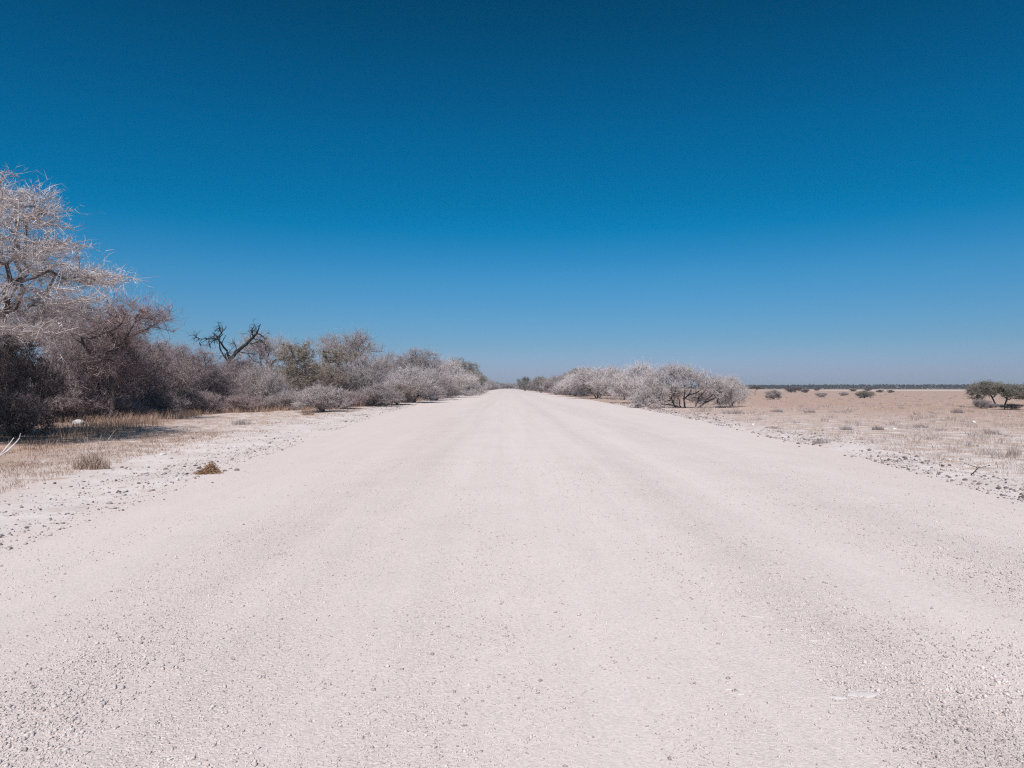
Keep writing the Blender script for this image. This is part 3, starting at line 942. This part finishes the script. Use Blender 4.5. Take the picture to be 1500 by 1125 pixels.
gl, gr = "bushes of the left hedge far down the road", "bushes of the right hedge far down the road"
g = np.random.default_rng(300)
y = 140.0
while y < 600:
    for row in range(2):
        x = float(edge_l(y)) - 1.9 - row * 5.5 - g.uniform(0, 2.0)
        kind = g.choice(['pale0', 'pale1', 'pale2', 'thick0', 'olive0'], p=[.25, .25, .25, .15, .10])
        H = g.uniform(3.4, 5.4) + row * 0.8
        tw_ = str(g.choice(['twig_white', 'twig_grey', 'twig_grey', 'twig_brown']))
        H = min(H, 6.0)
        pr = PR[kind]
        plant(pr, "hedge_bush", lab_far("left", tw_, kind, row, y), TS, x, y + g.uniform(-2, 2), g.uniform(0, 6.28), g.uniform(.9, 1.25) * (H / pr.H) ** .5,
              H / pr.H, 'bark_dark', tw_, 'leaf_olive', gl)
    y *= 1.033
    y += 0.8
y = 120.0
while y < 600:
    for row in range(2):
        x = float(edge_r(y)) + 2.0 + row * 5.5 + g.uniform(0, 2.0)
        kind = g.choice(['pale0', 'pale1', 'pale2', 'thick0', 'olive0'], p=[.27, .27, .26, .1, .10])
        H = g.uniform(2.8, 4.4) + row * 0.8
        tw_ = str(g.choice(['twig_white', 'twig_white', 'twig_grey', 'twig_brown']))
        pr = PR[kind]
        plant(pr, "hedge_bush", lab_far("right", tw_, kind, row, y), TS, x, y + g.uniform(-2, 2), g.uniform(0, 6.28), g.uniform(.9, 1.25) * (H / pr.H) ** .5,
              H / pr.H, 'bark_dark', tw_, 'leaf_olive', gr)
    y *= 1.033
    y += 0.8
for i in range(46):       # behind the first row on the left
    D = 46 * (200 / 46) ** g.random()
    hed = np.interp(D, [40, 60, 90, 150, 220], [-19, -13, -12, -13, -13])
    x = hed - 2.5 - 22 * g.random() ** 1.3
    H = g.uniform(2.4, 3.5)
    tw_ = str(g.choice(['twig_brown', 'twig_pink', 'twig_grey']))
    pr = PR[g.choice(['thick0', 'thick1', 'thick2', 'pale0', 'pale2'])]
    plant(pr, "thicket_bush", "%s bush %s in the thicket behind the left hedge" % ({'twig_brown': 'brown', 'twig_pink': 'mauve', 'twig_grey': 'grey'}[tw_], "deep" if x < hed - 9 else "just"), TS, x, D, g.uniform(0, 6.28), g.uniform(.9, 1.2), H / pr.H, 'bark_dark',
          tw_, None, "bushes in the thicket behind the left hedge")

# far woodland along the horizon: one mass of leaf clumps
g = np.random.default_rng(12)
nc = 42000
x = g.uniform(-1000, 1000, nc)
y = 540 + g.random(nc) ** 1.6 * 45 + 10 * vnoise(x * 0.01, x * 0 + 3, 61)
hmax = 3.3 + 0.7 * vnoise(x * 0.03, y * 0.02, 62) + 0.5 * vnoise(x * .2, y * .05, 63)
z = hmax * g.random(nc) ** .8 - .2
x = np.where((np.abs(x - 1.0) < 16), x + np.sign(x - 1.0) * 18, x)
c = np.stack([x, y, z], -1)
a = unit(g.normal(size=(nc, 3)) * [1, 1, .35])
b_ = unit(np.cross(a, g.normal(size=(nc, 3))))
sz = g.uniform(.5, 1.35, nc)[:, None]
v = np.stack([c - a * sz, c + b_ * sz * .6, c + a * sz, c - b_ * sz * .6], 1).reshape(-1, 3)
v[:, 2] = np.maximum(v[:, 2], 0)
link("far_woodland", mesh_np("far_woodland", v, np.arange(nc * 4).reshape(-1, 4), M['wood_far']), kind="stuff",
     label="dark strip of distant woodland along the horizon", category="woodland")
for i in range(13):       # trees closing the far end of the road
    pr = PR[['pale0', 'thick1', 'pale2'][i % 3]]
    plant(pr, "hedge_bush", "far grey bush closing the end of the road on the horizon", TS, -16 + i * 2.8, 655 + (i * 7) % 11, i * 1.3, 1.6, 5.4 / pr.H, 'bark_grey', 'twig_grey', None, "bushes across the far end of the road")


# ------------------------------------------------------------------ dry grass
def blades(px, py, h, lean, wd, g, zfun=ground_z):
    n_ = len(px)
    z0 = zfun(px, py) - 0.01
    a = g.uniform(0, 2 * np.pi, n_)
    d = np.stack([np.cos(a), np.sin(a)], -1) * (lean * g.uniform(0.2, 1.2, n_))[:, None]
    p0 = np.stack([px, py, z0], -1)
    p1 = p0 + np.concatenate([d * h[:, None] * .35, (h * .6)[:, None]], 1)
    p2 = p0 + np.concatenate([d * h[:, None], (h * g.uniform(.8, 1.0, n_))[:, None]], 1)
    s = unit(np.stack([-np.sin(a + 1), np.cos(a + 1), np.zeros(n_)], -1)) * wd[:, None]
    v = np.stack([p0 - s, p0 + s, p1 + s * .7, p1 - s * .7, p2], 1).reshape(-1, 3)
    f = np.array([[0, 1, 2], [0, 2, 3], [3, 2, 4]])[None] + (np.arange(n_) * 5)[:, None, None]
    return v, f.reshape(-1, 3)


def clumps(cx, cy, rad, per, h, lean, wd, g):
    k = len(cx)
    rr = np.repeat(rad, per) * np.sqrt(g.random(k * per))
    aa = g.uniform(0, 6.28, k * per)
    return blades(np.repeat(cx, per) + rr * np.cos(aa), np.repeat(cy, per) + rr * np.sin(aa), np.repeat(h, per) * g.uniform(.5, 1.1, k * per), lean,
                  np.repeat(wd, per), g)


g = np.random.default_rng(40)
nk = 2600                                  # tan grass at the foot of the left hedge
D = 17 * (150 / 17) ** g.random(nk)
front = np.interp(D, [17, 26, 33, 40, 47, 58, 70, 100, 150], [-11, -13.2, -15.5, -16.3, -11.8, -10.4, -9.7, -9.4, -9.2])
x = front - np.abs(g.normal(size=nk)) * np.interp(D, [17, 40, 100], [3.5, 2.2, 1.2]) + g.normal(size=nk) * .25
keep = g.random(nk) < np.interp(D, [17, 24, 30, 150], [.25, .55, 1, 1])
x, D = x[keep], D[keep]
rock_x, rock_y = X_at(118, D_at(621)), D_at(621)
keep = ~((np.abs(x - rock_x) < .7) & (D < rock_y + .1) & (D > rock_y - 3))       # open ground before the white rock
x, D = x[keep], D[keep]
v, f = clumps(x, D, np.full(len(x), .30), 16, g.uniform(.16, .62, len(x)) * np.interp(D, [17, 30], [.55, 1]), .45, np.interp(D, [15, 100], [.004, .012]), g)
link("dry_grass", mesh_np("dry_grass", v, f, M['grass_tan']), kind="stuff", label="tan dry grass along the foot of the left hedge", category="grass")
nk = 1500                                  # short litter grass on the near left verge
D = g.uniform(9.5, 24, nk)
x = np.interp(D, [9, 13, 24], [-7.0, -7.6, -9.0]) - np.abs(g.normal(size=nk)) * 2.2
v, f = clumps(x, D, np.full(nk, .16), 12, g.uniform(.04, .13, nk), .9, np.full(nk, .0035), g)
link("short_grass", mesh_np("short_grass", v, f, M['straw']), kind="stuff", label="short straw coloured grass on the near left verge", category="grass")
nk = 3600                                  # pale grass over the right verge and field
D = 9 * (170 / 9) ** g.random(nk) ** .9
x = edge_r(D) + 1.0 + (g.random(nk) ** 1.2) * np.maximum(6, D * .75)
keep = vnoise(x * .35, D * .2, 71) + g.normal(size=nk) * .18 > -0.08
x, D = x[keep], D[keep]
v, f = clumps(x, D, g.uniform(.1, .35, len(x)), 13, g.uniform(.05, .24, len(x)), .7, np.interp(D, [9, 120], [.003, .012]), g)
link("pale_grass", mesh_np("pale_grass", v, f, M['grass_pale']), kind="stuff", label="sparse bleached grass over the right verge and field", category="grass")


nk = 2600                                  # low rusty grass between the bleached tufts
D = 11 * (220 / 11) ** g.random(nk)
x = edge_r(D) + 1.6 + g.random(nk) * np.maximum(7, D * .72)
keep = vnoise(x * .5, D * .25, 171) + g.normal(size=nk) * .15 > 0.02
x, D = x[keep], D[keep]
v, f = clumps(x, D, g.uniform(.12, .5, len(x)), 14, g.uniform(.03, .11, len(x)), .9, np.interp(D, [9, 120], [.004, .014]), g)
link("rusty_grass", mesh_np("rusty_grass", v, f, M['grass_tan']), kind="stuff", label="low rusty grass patches over the right field", category="grass")
nk = 1300                                  # thin litter grass on the pale left verge farther on
D = 16 * (60 / 16) ** g.random(nk)
x = edge_l(D) - 1.6 - g.random(nk) * np.interp(D, [16, 30, 60], [4, 6.5, 3])
keep = vnoise(x * .6, D * .3, 172) + g.normal(size=nk) * .15 > 0.04
x, D = x[keep], D[keep]
v, f = clumps(x, D, g.uniform(.1, .4, len(x)), 12, g.uniform(.03, .12, len(x)), .9, np.interp(D, [9, 120], [.004, .014]), g)
link("thin_grass", mesh_np("thin_grass", v, f, M['straw']), kind="stuff", label="thin straw litter on the pale left verge", category="grass")
nk = 420
D = 14 * (200 / 14) ** g.random(nk)
x = edge_r(D) + 2.0 + g.random(nk) * np.maximum(8, D * .72)
v, f = clumps(x, D, g.uniform(.12, .45, nk), 30, g.uniform(.08, .22, nk), .8, np.interp(D, [9, 120], [.004, .015]), g)
link("grey_tussocks", mesh_np("grey_tussocks", v, f, M['grass_grey']), kind="stuff", label="small grey dead tussocks dotted over the right field", category="grass")


def tuft(px, by, wpx, hpx, mat, label, n_=170, lean=.6, seed=0, name="grass_tuft", group=None):
    g = np.random.default_rng(1000 + seed)
    D = D_at(by)
    x, y = X_at(px, D), D
    z0 = float(ground_z(x, y))
    R, H = wpx / 2 * D / F, hpx * D / F
    rr = R * np.sqrt(g.random(n_)) * .75
    aa = g.uniform(0, 6.28, n_)
    v, f = blades(rr * np.cos(aa), rr * np.sin(aa) * .8, H * g.uniform(.15, 1.15, n_) * (1.08 - .75 * (rr / max(R, 1e-6)) ** 1.3), lean * 1.5, np.full(n_, max(.0035, .0002 * D)), g, zfun=lambda a, b: a * 0)
    o = link(name, mesh_np(name, v, f, M[mat]), label=label, category="grass tuft")
    o.location = (x, y, z0)
    if group:
        o['group'] = group
    return o


for i, (px, by, wp, hp, mt, lab) in enumerate((
        (138, 686, 66, 34, 'straw', "bushy straw coloured tuft in front of the dark tree shadow at left"),
        (348, 600, 16, 15, 'straw', "upright pale straw tuft at the foot of the low grey hedge bush"),
        (452, 607, 26, 14, 'grass_tan', "rusty tan tuft beside the low round pale shrub, left verge"),
        (355, 622, 40, 12, 'grass_grey', "thin grey tuft out on the left verge right of the shadow tip"),
        (1352, 627, 30, 7, 'grass_grey', "flat grey tuft in the right field, below the green field bush"),
        (1458, 636, 34, 10, 'grass_grey', "brown grey tuft in the right field below the pair of acacias"),
        (1406, 606, 24, 9, 'grass_grey', "grey tuft left of the pair of acacias"),
        (1188, 604, 22, 7, 'grass_grey', "dark grey tuft in the field right of the widest bush"),
        (1140, 604, 26, 7, 'grass_grey', "brownish tuft close to the right end of the widest bush"),
        (1242, 630, 24, 9, 'grass_grey', "grey upright tuft on the right verge, left of two"),
        (1288, 631, 22, 9, 'grass_grey', "grey upright tuft on the right verge, right of two"),
        (1205, 652, 36, 13, 'grass_grey', "grey tuft standing right at the right road margin"),
        (1133, 628, 34, 6, 'grass_tan', "low brown tuft on the verge below the widest bush"),
        (1300, 661, 40, 10, 'grass_pale', "spreading pale tuft on dark rubble at the right margin"),
        (1446, 668, 46, 18, 'grass_pale', "wispy bleached tuft near the right edge above the black rubble"),
        (1490, 668, 26, 22, 'grass_pale', "wispy bleached tuft cut off by the right edge"),
        (1030, 603, 50, 16, 'grass_pale', "tall bleached grass before the stems of the widest bush"),
        (1075, 607, 44, 12, 'grass_grey', "grey grass at the right foot of the widest bush"),
        (960, 600, 26, 8, 'grass_grey', "grey grass at the left foot of the widest bush"))):
    tuft(px, by, wp, hp, mt, lab, seed=i, n_=620 if wp > 60 else 220, lean=.75 if hp < 12 else .5)
# tall bleached stalks leaning over the bushy straw tuft
g = np.random.default_rng(91)
D = 14.3
st = bpy.data.objects.new("tall_grass_stalks", None)
C.objects.link(st)
sx0 = X_at(146, D)
st.location = (sx0, D, float(ground_z(sx0, D)))
st['label'] = "tall thin bleached stalks leaning right out of the bushy straw tuft"
st['category'] = "grass stalks"
for i, (bx, tx, ty) in enumerate(((136, 141, 628), (140, 152, 634), (144, 163, 627), (147, 158, 640), (150, 172, 645), (128, 116, 650), (152, 183, 636), (132, 126, 640))):
    pts = []
    for t in np.linspace(0, 1, 6):
        pts.append((X_at(bx + (tx - bx) * t ** 1.6, D) - sx0, 0.25 * t * (i % 3 - 1), (Z_at(ty, D)) * t))
    pts = np.array(pts)
    rr = np.linspace(.006, .003, 6)
    v, f = tubes(pts[:-1], pts[1:], rr[:-1], rr[1:], 4)
    link("stalk", mesh_np("stalk", v, f, M['grass_pale']), st)

# forked dead twig with whitish bark, left edge
D = 14.0
fx = X_at(-2, D)
ft = bpy.data.objects.new("dead_branch", None)
C.objects.link(ft)
ft.location = (fx, D, float(ground_z(fx, D)))
ft['label'] = "whitish forked dead branch curving up at the left edge before the shadow"
ft['category'] = "branch"
for path in (((-2, 671), (5, 661), (10, 650), (12, 642)), ((-2, 671), (10, 661), (17, 651), (20, 643), (18, 636))):
    pts = np.array([(X_at(a, D) - fx, 0.08 * j, Z_at(b_, D)) for j, (a, b_) in enumerate(path)])
    rr = np.linspace(.017, .009, len(pts))
    v, f = tubes(pts[:-1], pts[1:], rr[:-1], rr[1:], 7)
    link("fork", mesh_np("fork", v, f, M['twig_near'], True), ft)


# ------------------------------------------------------------------ stones, clods, gravel
def ico(sub):
    import bmesh
    bm = bmesh.new()
    bmesh.ops.create_icosphere(bm, subdivisions=sub, radius=1.0)
    v = np.array([q.co[:] for q in bm.verts])
    f = np.array([[q.index for q in p.verts] for p in bm.faces])
    bm.free()
    return v, f


ICO1, ICO2 = ico(1), ico(2)


def stone_mesh(seed, sub=2, flat=.6, rough=.28):
    g = np.random.default_rng(seed)
    v, f = (ICO1 if sub == 1 else ICO2)
    v = v.copy()
    for k in range(7):                     # chop facets
        d = unit(g.normal(size=3))
        h = g.uniform(.62, .9)
        s = v @ d
        v = v - np.maximum(s - h, 0)[:, None] * d
    v += g.normal(size=v.shape) * rough * .12
    v *= np.array([g.uniform(.8, 1.2), g.uniform(.7, 1.0), flat * g.uniform(.8, 1.2)])
    return mesh_np("stone", v, f)


STONES = [stone_mesh(60 + i) for i in range(8)]
for me in STONES:
    me.materials.append(None)


def stone(px, by, wpx, mat, label, name="stone", cat="stone", flat=1.0, group=None, on_road=False):
    D = D_at(by)
    x = X_at(px, D)
    r = wpx / 2 * D / F
    me = random.choice(STONES)
    o = bpy.data.objects.new(name, me)
    C.objects.link(o)
    l, r_ = float(edge_l(D)), float(edge_r(D))
    zz = max(float(road_z(x, D)) if l - 1 < x < r_ + 1 else -9, float(ground_z(x, D)))
    o.location = (x, D, zz + r * .22 * flat)
    o.rotation_euler = (random.uniform(-.2, .2), random.uniform(-.2, .2), random.uniform(0, 6.28))
    o.scale = (r, r * random.uniform(.75, 1.1), r * flat)
    o.material_slots[0].link = 'OBJECT'
    o.material_slots[0].material = M[mat]
    o['label'] = label
    o['category'] = cat
    if group:
        o['group'] = group
    return o


stone(118, 621, 21, 'stone_white', "white rock at the grass edge beyond the dark tree shadow", "rock", "rock", .8)
stone(240, 664, 10, 'stone_white', "white stone on the left verge below the shadow tip", "rock", "rock", .8)
stone(346, 655, 8, 'stone_white', "small white stone on the left verge up from the straw heap", "rock", "rock", .9)
stone(68, 676, 8, 'stone_white', "white stone lying in straw grass at the left edge of the shadow", "rock", "rock", .8)
stone(252, 671, 7, 'stone_grey', "pale grey stone just below the white stone at the shadow tip", "rock", "rock", .9)
stone(1418, 683, 12, 'stone_slab', "broad pale stone among rubble at the right margin", "rock", "rock", .7)
stone(1312, 629, 8, 'stone_white', "white stone between the grey tufts of the right verge", "rock", "rock", .8)
stone(1104, 622, 8, 'stone_white', "white stone on the right verge below the widest bush", "rock", "rock", .8)
stone(1430, 620, 7, 'stone_white', "small white stone in the field left of the acacia pair", "rock", "rock", .8)
stone(1262, 583, 8, 'stone_white', "white stone against the foot of the green field bush", "rock", "rock", .9)
for px, by, wp, lab in ((1265, 1027, 40, "largest flat white slab set into the road, lower right"), (1228, 1031, 20, "flat white slab just left of the largest slab in the road"),
                        (1192, 946, 15, "small flat white slab in the road, upper right of the slabs"), (1112, 911, 16, "small flat white slab in the road, farthest of the slabs"),
                        (1086, 1026, 14, "faint flat white slab in the road left of the largest one"), (1068, 1019, 12, "leftmost faint white slab of those in the road")):
    o = stone(px, by, wp * 1.35, 'stone_slab', lab, "flat_slab", "slab", .25)
    o.location.z = float(road_z(o.location.x, o.location.y)) + 0.001
    o.scale = (o.scale[0], o.scale[0] * random.uniform(.3, .5), .006)
    o.rotation_euler = (0, 0, random.uniform(-.2, .2))

g = np.random.default_rng(66)
grp = "dark clods along the left road edge"
for px, by, wp in ((244, 687, 9), (282, 690, 5), (332, 690, 7), (348, 689, 9), (206, 711, 6), (215, 710, 5), (228, 718, 7), (254, 707, 6), (246, 711, 5), (162, 721, 6), (120, 721, 5),
                   (183, 747, 5), (133, 739, 5), (43, 773, 7), (97, 766, 6), (28, 770, 5), (6, 797, 9), (135, 762, 5), (36, 746, 6), (18, 742, 5), (70, 708, 6), (188, 685, 7), (181, 683, 6), (273, 684, 5),
                   (288, 701, 4), (312, 707, 4), (358, 770, 4), (242, 732, 4)):
    stone(px + g.uniform(-1, 1), by, wp * 1.0, 'stone_dark', ("dark clod beside the straw heap on the left road edge" if px > 270 else "dark clod in the scatter just left of the straw heap" if px > 190
           else "dark clod on the left road edge, left of the straw heap by the frame edge"), "clod", "clod", .8, grp)
grp = "dark clods on the rubbly right road margin"
for px, by, wp in ((1378, 696, 9), (1390, 699, 7), (1416, 706, 10), (1430, 709, 7), (1436, 712, 9), (1466, 719, 11), (1477, 720, 9), (1484, 722, 8), (1448, 714, 7), (1458, 706, 9), (1466, 702, 10),
                   (1478, 705, 11), (1486, 704, 8), (1405, 700, 6), (1322, 686, 6), (1333, 689, 6), (1357, 694, 5), (1285, 676, 7), (1294, 679, 6), (1277, 673, 5), (1240, 668, 6), (1250, 670, 5),
                   (1182, 650, 6), (1192, 652, 7), (1203, 654, 6), (1172, 655, 5), (1026, 611, 5), (1035, 612, 5), (1056, 618, 4), (1070, 626, 5), (1080, 630, 5), (1112, 640, 5), (1130, 642, 5), (1150, 648, 4),
                   (1130, 641, 5), (1487, 739, 6), (1489, 749, 4), (1466, 731, 5), (1320, 664, 5), (1380, 678, 6), (1366, 676, 5), (1432, 690, 8), (1445, 699, 6)):
    stone(px + g.uniform(-1, 1), by, wp * .8, 'stone_dark', ("dark clod at the right frame edge, beyond the fallen stick" if px > 1440 else "dark clod around the broad pale stone on the right margin" if px > 1360
           else "dark clod on the right margin below the spreading pale tuft" if px > 1225 else "dark clod near the grey tuft standing at the right margin" if px > 1160
           else "dark clod on the right road margin below the widest bush"), "clod", "clod", .85, grp)

# dark stick lying over the rubble
D = 11.6
kx = X_at(1426, D)
stk = bpy.data.objects.new("fallen_stick", None)
C.objects.link(stk)
stk.location = (kx, D, float(ground_z(kx, D)))
stk['label'] = "dark thin stick lying over the rubble at the right margin"
stk['category'] = "stick"
pts = np.array([(0, 0, .02), (.14, .12, .06), (.3, .3, .09), (.42, .5, .08), (.58, .8, .06)])
rr = np.linspace(.009, .005, 5)
v, f = tubes(pts[:-1], pts[1:], rr[:-1], rr[1:], 7)
link("stem", mesh_np("stem", v, f, M['bark_dead'], True), stk)
v, f = tubes(pts[[2, 3]], pts[[2, 3]] + np.array([[.2, -.02, .05], [-.12, .16, .06]]), np.array([.005, .005]), np.array([.003, .003]), 5)
link("twig", mesh_np("twig", v, f, M['bark_dead'], True), stk)

# heap of brown straw on the left road edge
g = np.random.default_rng(67)
D = D_at(693)
hx = X_at(309, D)
hp = bpy.data.objects.new("straw_heap", None)
C.objects.link(hp)
hp.location = (hx, D, max(float(road_z(hx, D)), float(ground_z(hx, D))))
hp['label'] = "small heap of brown straw lying on the left edge of the road"
hp['category'] = "straw heap"
n_ = 800
cx = g.normal(size=n_) * .075
cx = np.where(g.random(n_) < .2, cx * .6 - .14, cx)
cy = g.normal(size=n_) * .07
cz = np.abs(g.random(n_)) * .17 * np.exp(-((cx - .02) / .11) ** 2 - (cy / .10) ** 2) * (.75 + .5 * g.random(n_)) + .006
c = np.stack([cx, cy, cz], -1)
d = unit(g.normal(size=(n_, 3)) * [1, 1, .45]) * g.uniform(.03, .085, n_)[:, None]
p, q = c - d, c + d
p[:, 2] = np.maximum(p[:, 2], .004)
q[:, 2] = np.maximum(q[:, 2], .004)
v, f = tubes(p, q, np.full(n_, .0035), np.full(n_, .0028), 3)
link("straw", mesh_np("straw", v, f, M['straw_brown']), hp, kind="stuff")
v, f = ICO2
v = v * np.array([.085, .065, .085]) + g.normal(size=v.shape) * .006 + np.array([.02, 0, .02])
link("core", mesh_np("core", v, f, M['clod_dark']), hp)


def scatter(x, y, z, r, flat, g, mat, name, sub=False):
    """little irregular lumps, eight faces each, in one mesh"""
    base = np.array([[1, 0, 0], [0, 1, 0], [-1, 0, 0], [0, -1, 0], [0, 0, 1], [0, 0, -1]], float)
    fc = np.array([[0, 1, 4], [1, 2, 4], [2, 3, 4], [3, 0, 4], [1, 0, 5], [2, 1, 5], [3, 2, 5], [0, 3, 5]])
    n_ = len(x)
    v = base[None] * (1 + g.uniform(-.35, .35, (n_, 6, 1))) + g.normal(size=(n_, 6, 3)) * .14
    v[:, :, 0] *= g.uniform(.7, 1.3, n_)[:, None]
    v[:, :, 2] *= flat
    a = g.uniform(0, 6.28, n_)
    ca, sa = np.cos(a)[:, None], np.sin(a)[:, None]
    vx = v[:, :, 0] * ca - v[:, :, 1] * sa
    vy = v[:, :, 0] * sa + v[:, :, 1] * ca
    v = np.stack([vx, vy, v[:, :, 2]], -1) * r[:, None, None] + np.stack([x, y, z + r * flat * .35], -1)[:, None, :]
    f = fc[None] + (np.arange(n_) * 6)[:, None, None]
    return mesh_np(name, v.reshape(-1, 3), f.reshape(-1, 3), mat)


g = np.random.default_rng(68)
n_ = 230000
y = 2.5 * (15 / 2.5) ** (g.random(n_) ** 1.25)
x = g.uniform(-.76, .77, n_) * (y + .4)
l, r = edge_l(y), edge_r(y)
dens = band_py(x + 1.2 * .6 * vnoise(x * .8, y * .07, 80)) + 1.1 * vnoise(x * 2.2, y * .35, 81) + .7 * vnoise(x * 6, y * 2.5, 82)
corner = np.exp(-((x - 2.6) / .75) ** 2 - ((y - 3.3) / 1.1) ** 2) + .8 * np.exp(-((x - 4.0) / .6) ** 2 - ((y - 5.6) / 1.2) ** 2) + .6 * np.exp(-((x + 2.1) / .5) ** 2 - ((y - 3.2) / 1.0) ** 2)
dens = dens + 1.1 * corner
keep = (g.random(n_) < np.clip(dens * .7 + .2, .08, 1) ** 1.2) & (x > l - .3) & (x < r + .3)
x, y, corner = x[keep][:100000], y[keep][:100000], corner[keep][:100000]
r = np.minimum(np.exp(g.normal(size=len(x)) * .52) * .0029 * np.interp(y, [2.5, 12], [.9, 1.4]) * (1 + .55 * corner), .0125 + .006 * corner)
link("gravel", scatter(x, y, road_z(x, y), r, .75, g, M['pebble'], "gravel"), kind="stuff", label="fine pale gravel scattered over the near part of the road", category="gravel")
# crumbled soil along both margins
n_ = 34000
y = 6.5 * (75 / 6.5) ** g.random(n_)
side = g.random(n_) < .5
off = np.where(side, np.abs(g.normal(size=n_)) * 1.1 + .05, np.abs(g.normal(size=n_)) * 1.5)
x = np.where(side, edge_r(y) + off - .35, edge_l(y) - off + .45)
keep = vnoise(x * .5, y * .35, 90) + g.normal(size=n_) * .2 > np.where(x > 0, .04, .17)
x, y = x[keep], y[keep]
r = np.minimum(np.exp(g.normal(size=len(x)) * .65) * .0085 * np.interp(y, [6, 40], [.8, 1.9]), .05)
zz = np.maximum(road_z(x, y), ground_z(x, y))
dk = g.random(len(x)) < np.where(x > 0, .40, .14)
link("rubble", scatter(x[~dk], y[~dk], zz[~dk], r[~dk], .7, g, M['rubble'], "rubble"), kind="stuff", label="pale crumbled soil and stones along both road margins", category="rubble")
link("dark_rubble", scatter(x[dk], y[dk], zz[dk], r[dk], .7, g, M['clod_dark'], "dark_rubble"), kind="stuff", label="dark crumbs of soil and dung along both road margins", category="rubble")
n_ = 6000
y = 9 * (70 / 9) ** g.random(n_)
sd = g.random(n_) < .45
x = np.where(sd, edge_l(y) - 1 - 9 * g.random(n_), edge_r(y) + 1 + g.random(n_) * np.maximum(8, y * .6))
r = np.minimum(np.exp(g.normal(size=n_) * .6) * .010 * np.interp(y, [9, 60], [.8, 1.8]), .05)
link("scattered_stones", scatter(x, y, ground_z(x, y), r, .7, g, M['rubble'], "scattered_stones"), kind="stuff", label="pale stones scattered over the verges and field", category="stones")

# ------------------------------------------------------------------ dusty air
hz, n, b = new_mat("haze_air")
n.nodes.remove(b)
pv_ = N(n, "ShaderNodeVolumePrincipled")
pv_.inputs["Color"].default_value = (0.82, 0.88, 0.97, 1)
pv_.inputs["Density"].default_value = HAZE
pv_.inputs["Anisotropy"].default_value = 0.0
n.links.new(pv_.outputs[0], n.nodes["Material Output"].inputs["Volume"])
bx = np.array([(x, y, z) for x in (-5300, 5300) for y in (-120, 9300) for z in (-1.3, 8.9)], float)
bf = np.array([[0, 1, 3, 2], [4, 6, 7, 5], [0, 4, 5, 1], [2, 3, 7, 6], [0, 2, 6, 4], [1, 5, 7, 3]])
link("haze", mesh_np("haze", bx, bf, hz), kind="stuff", label="thin dusty air over the plain", category="haze")
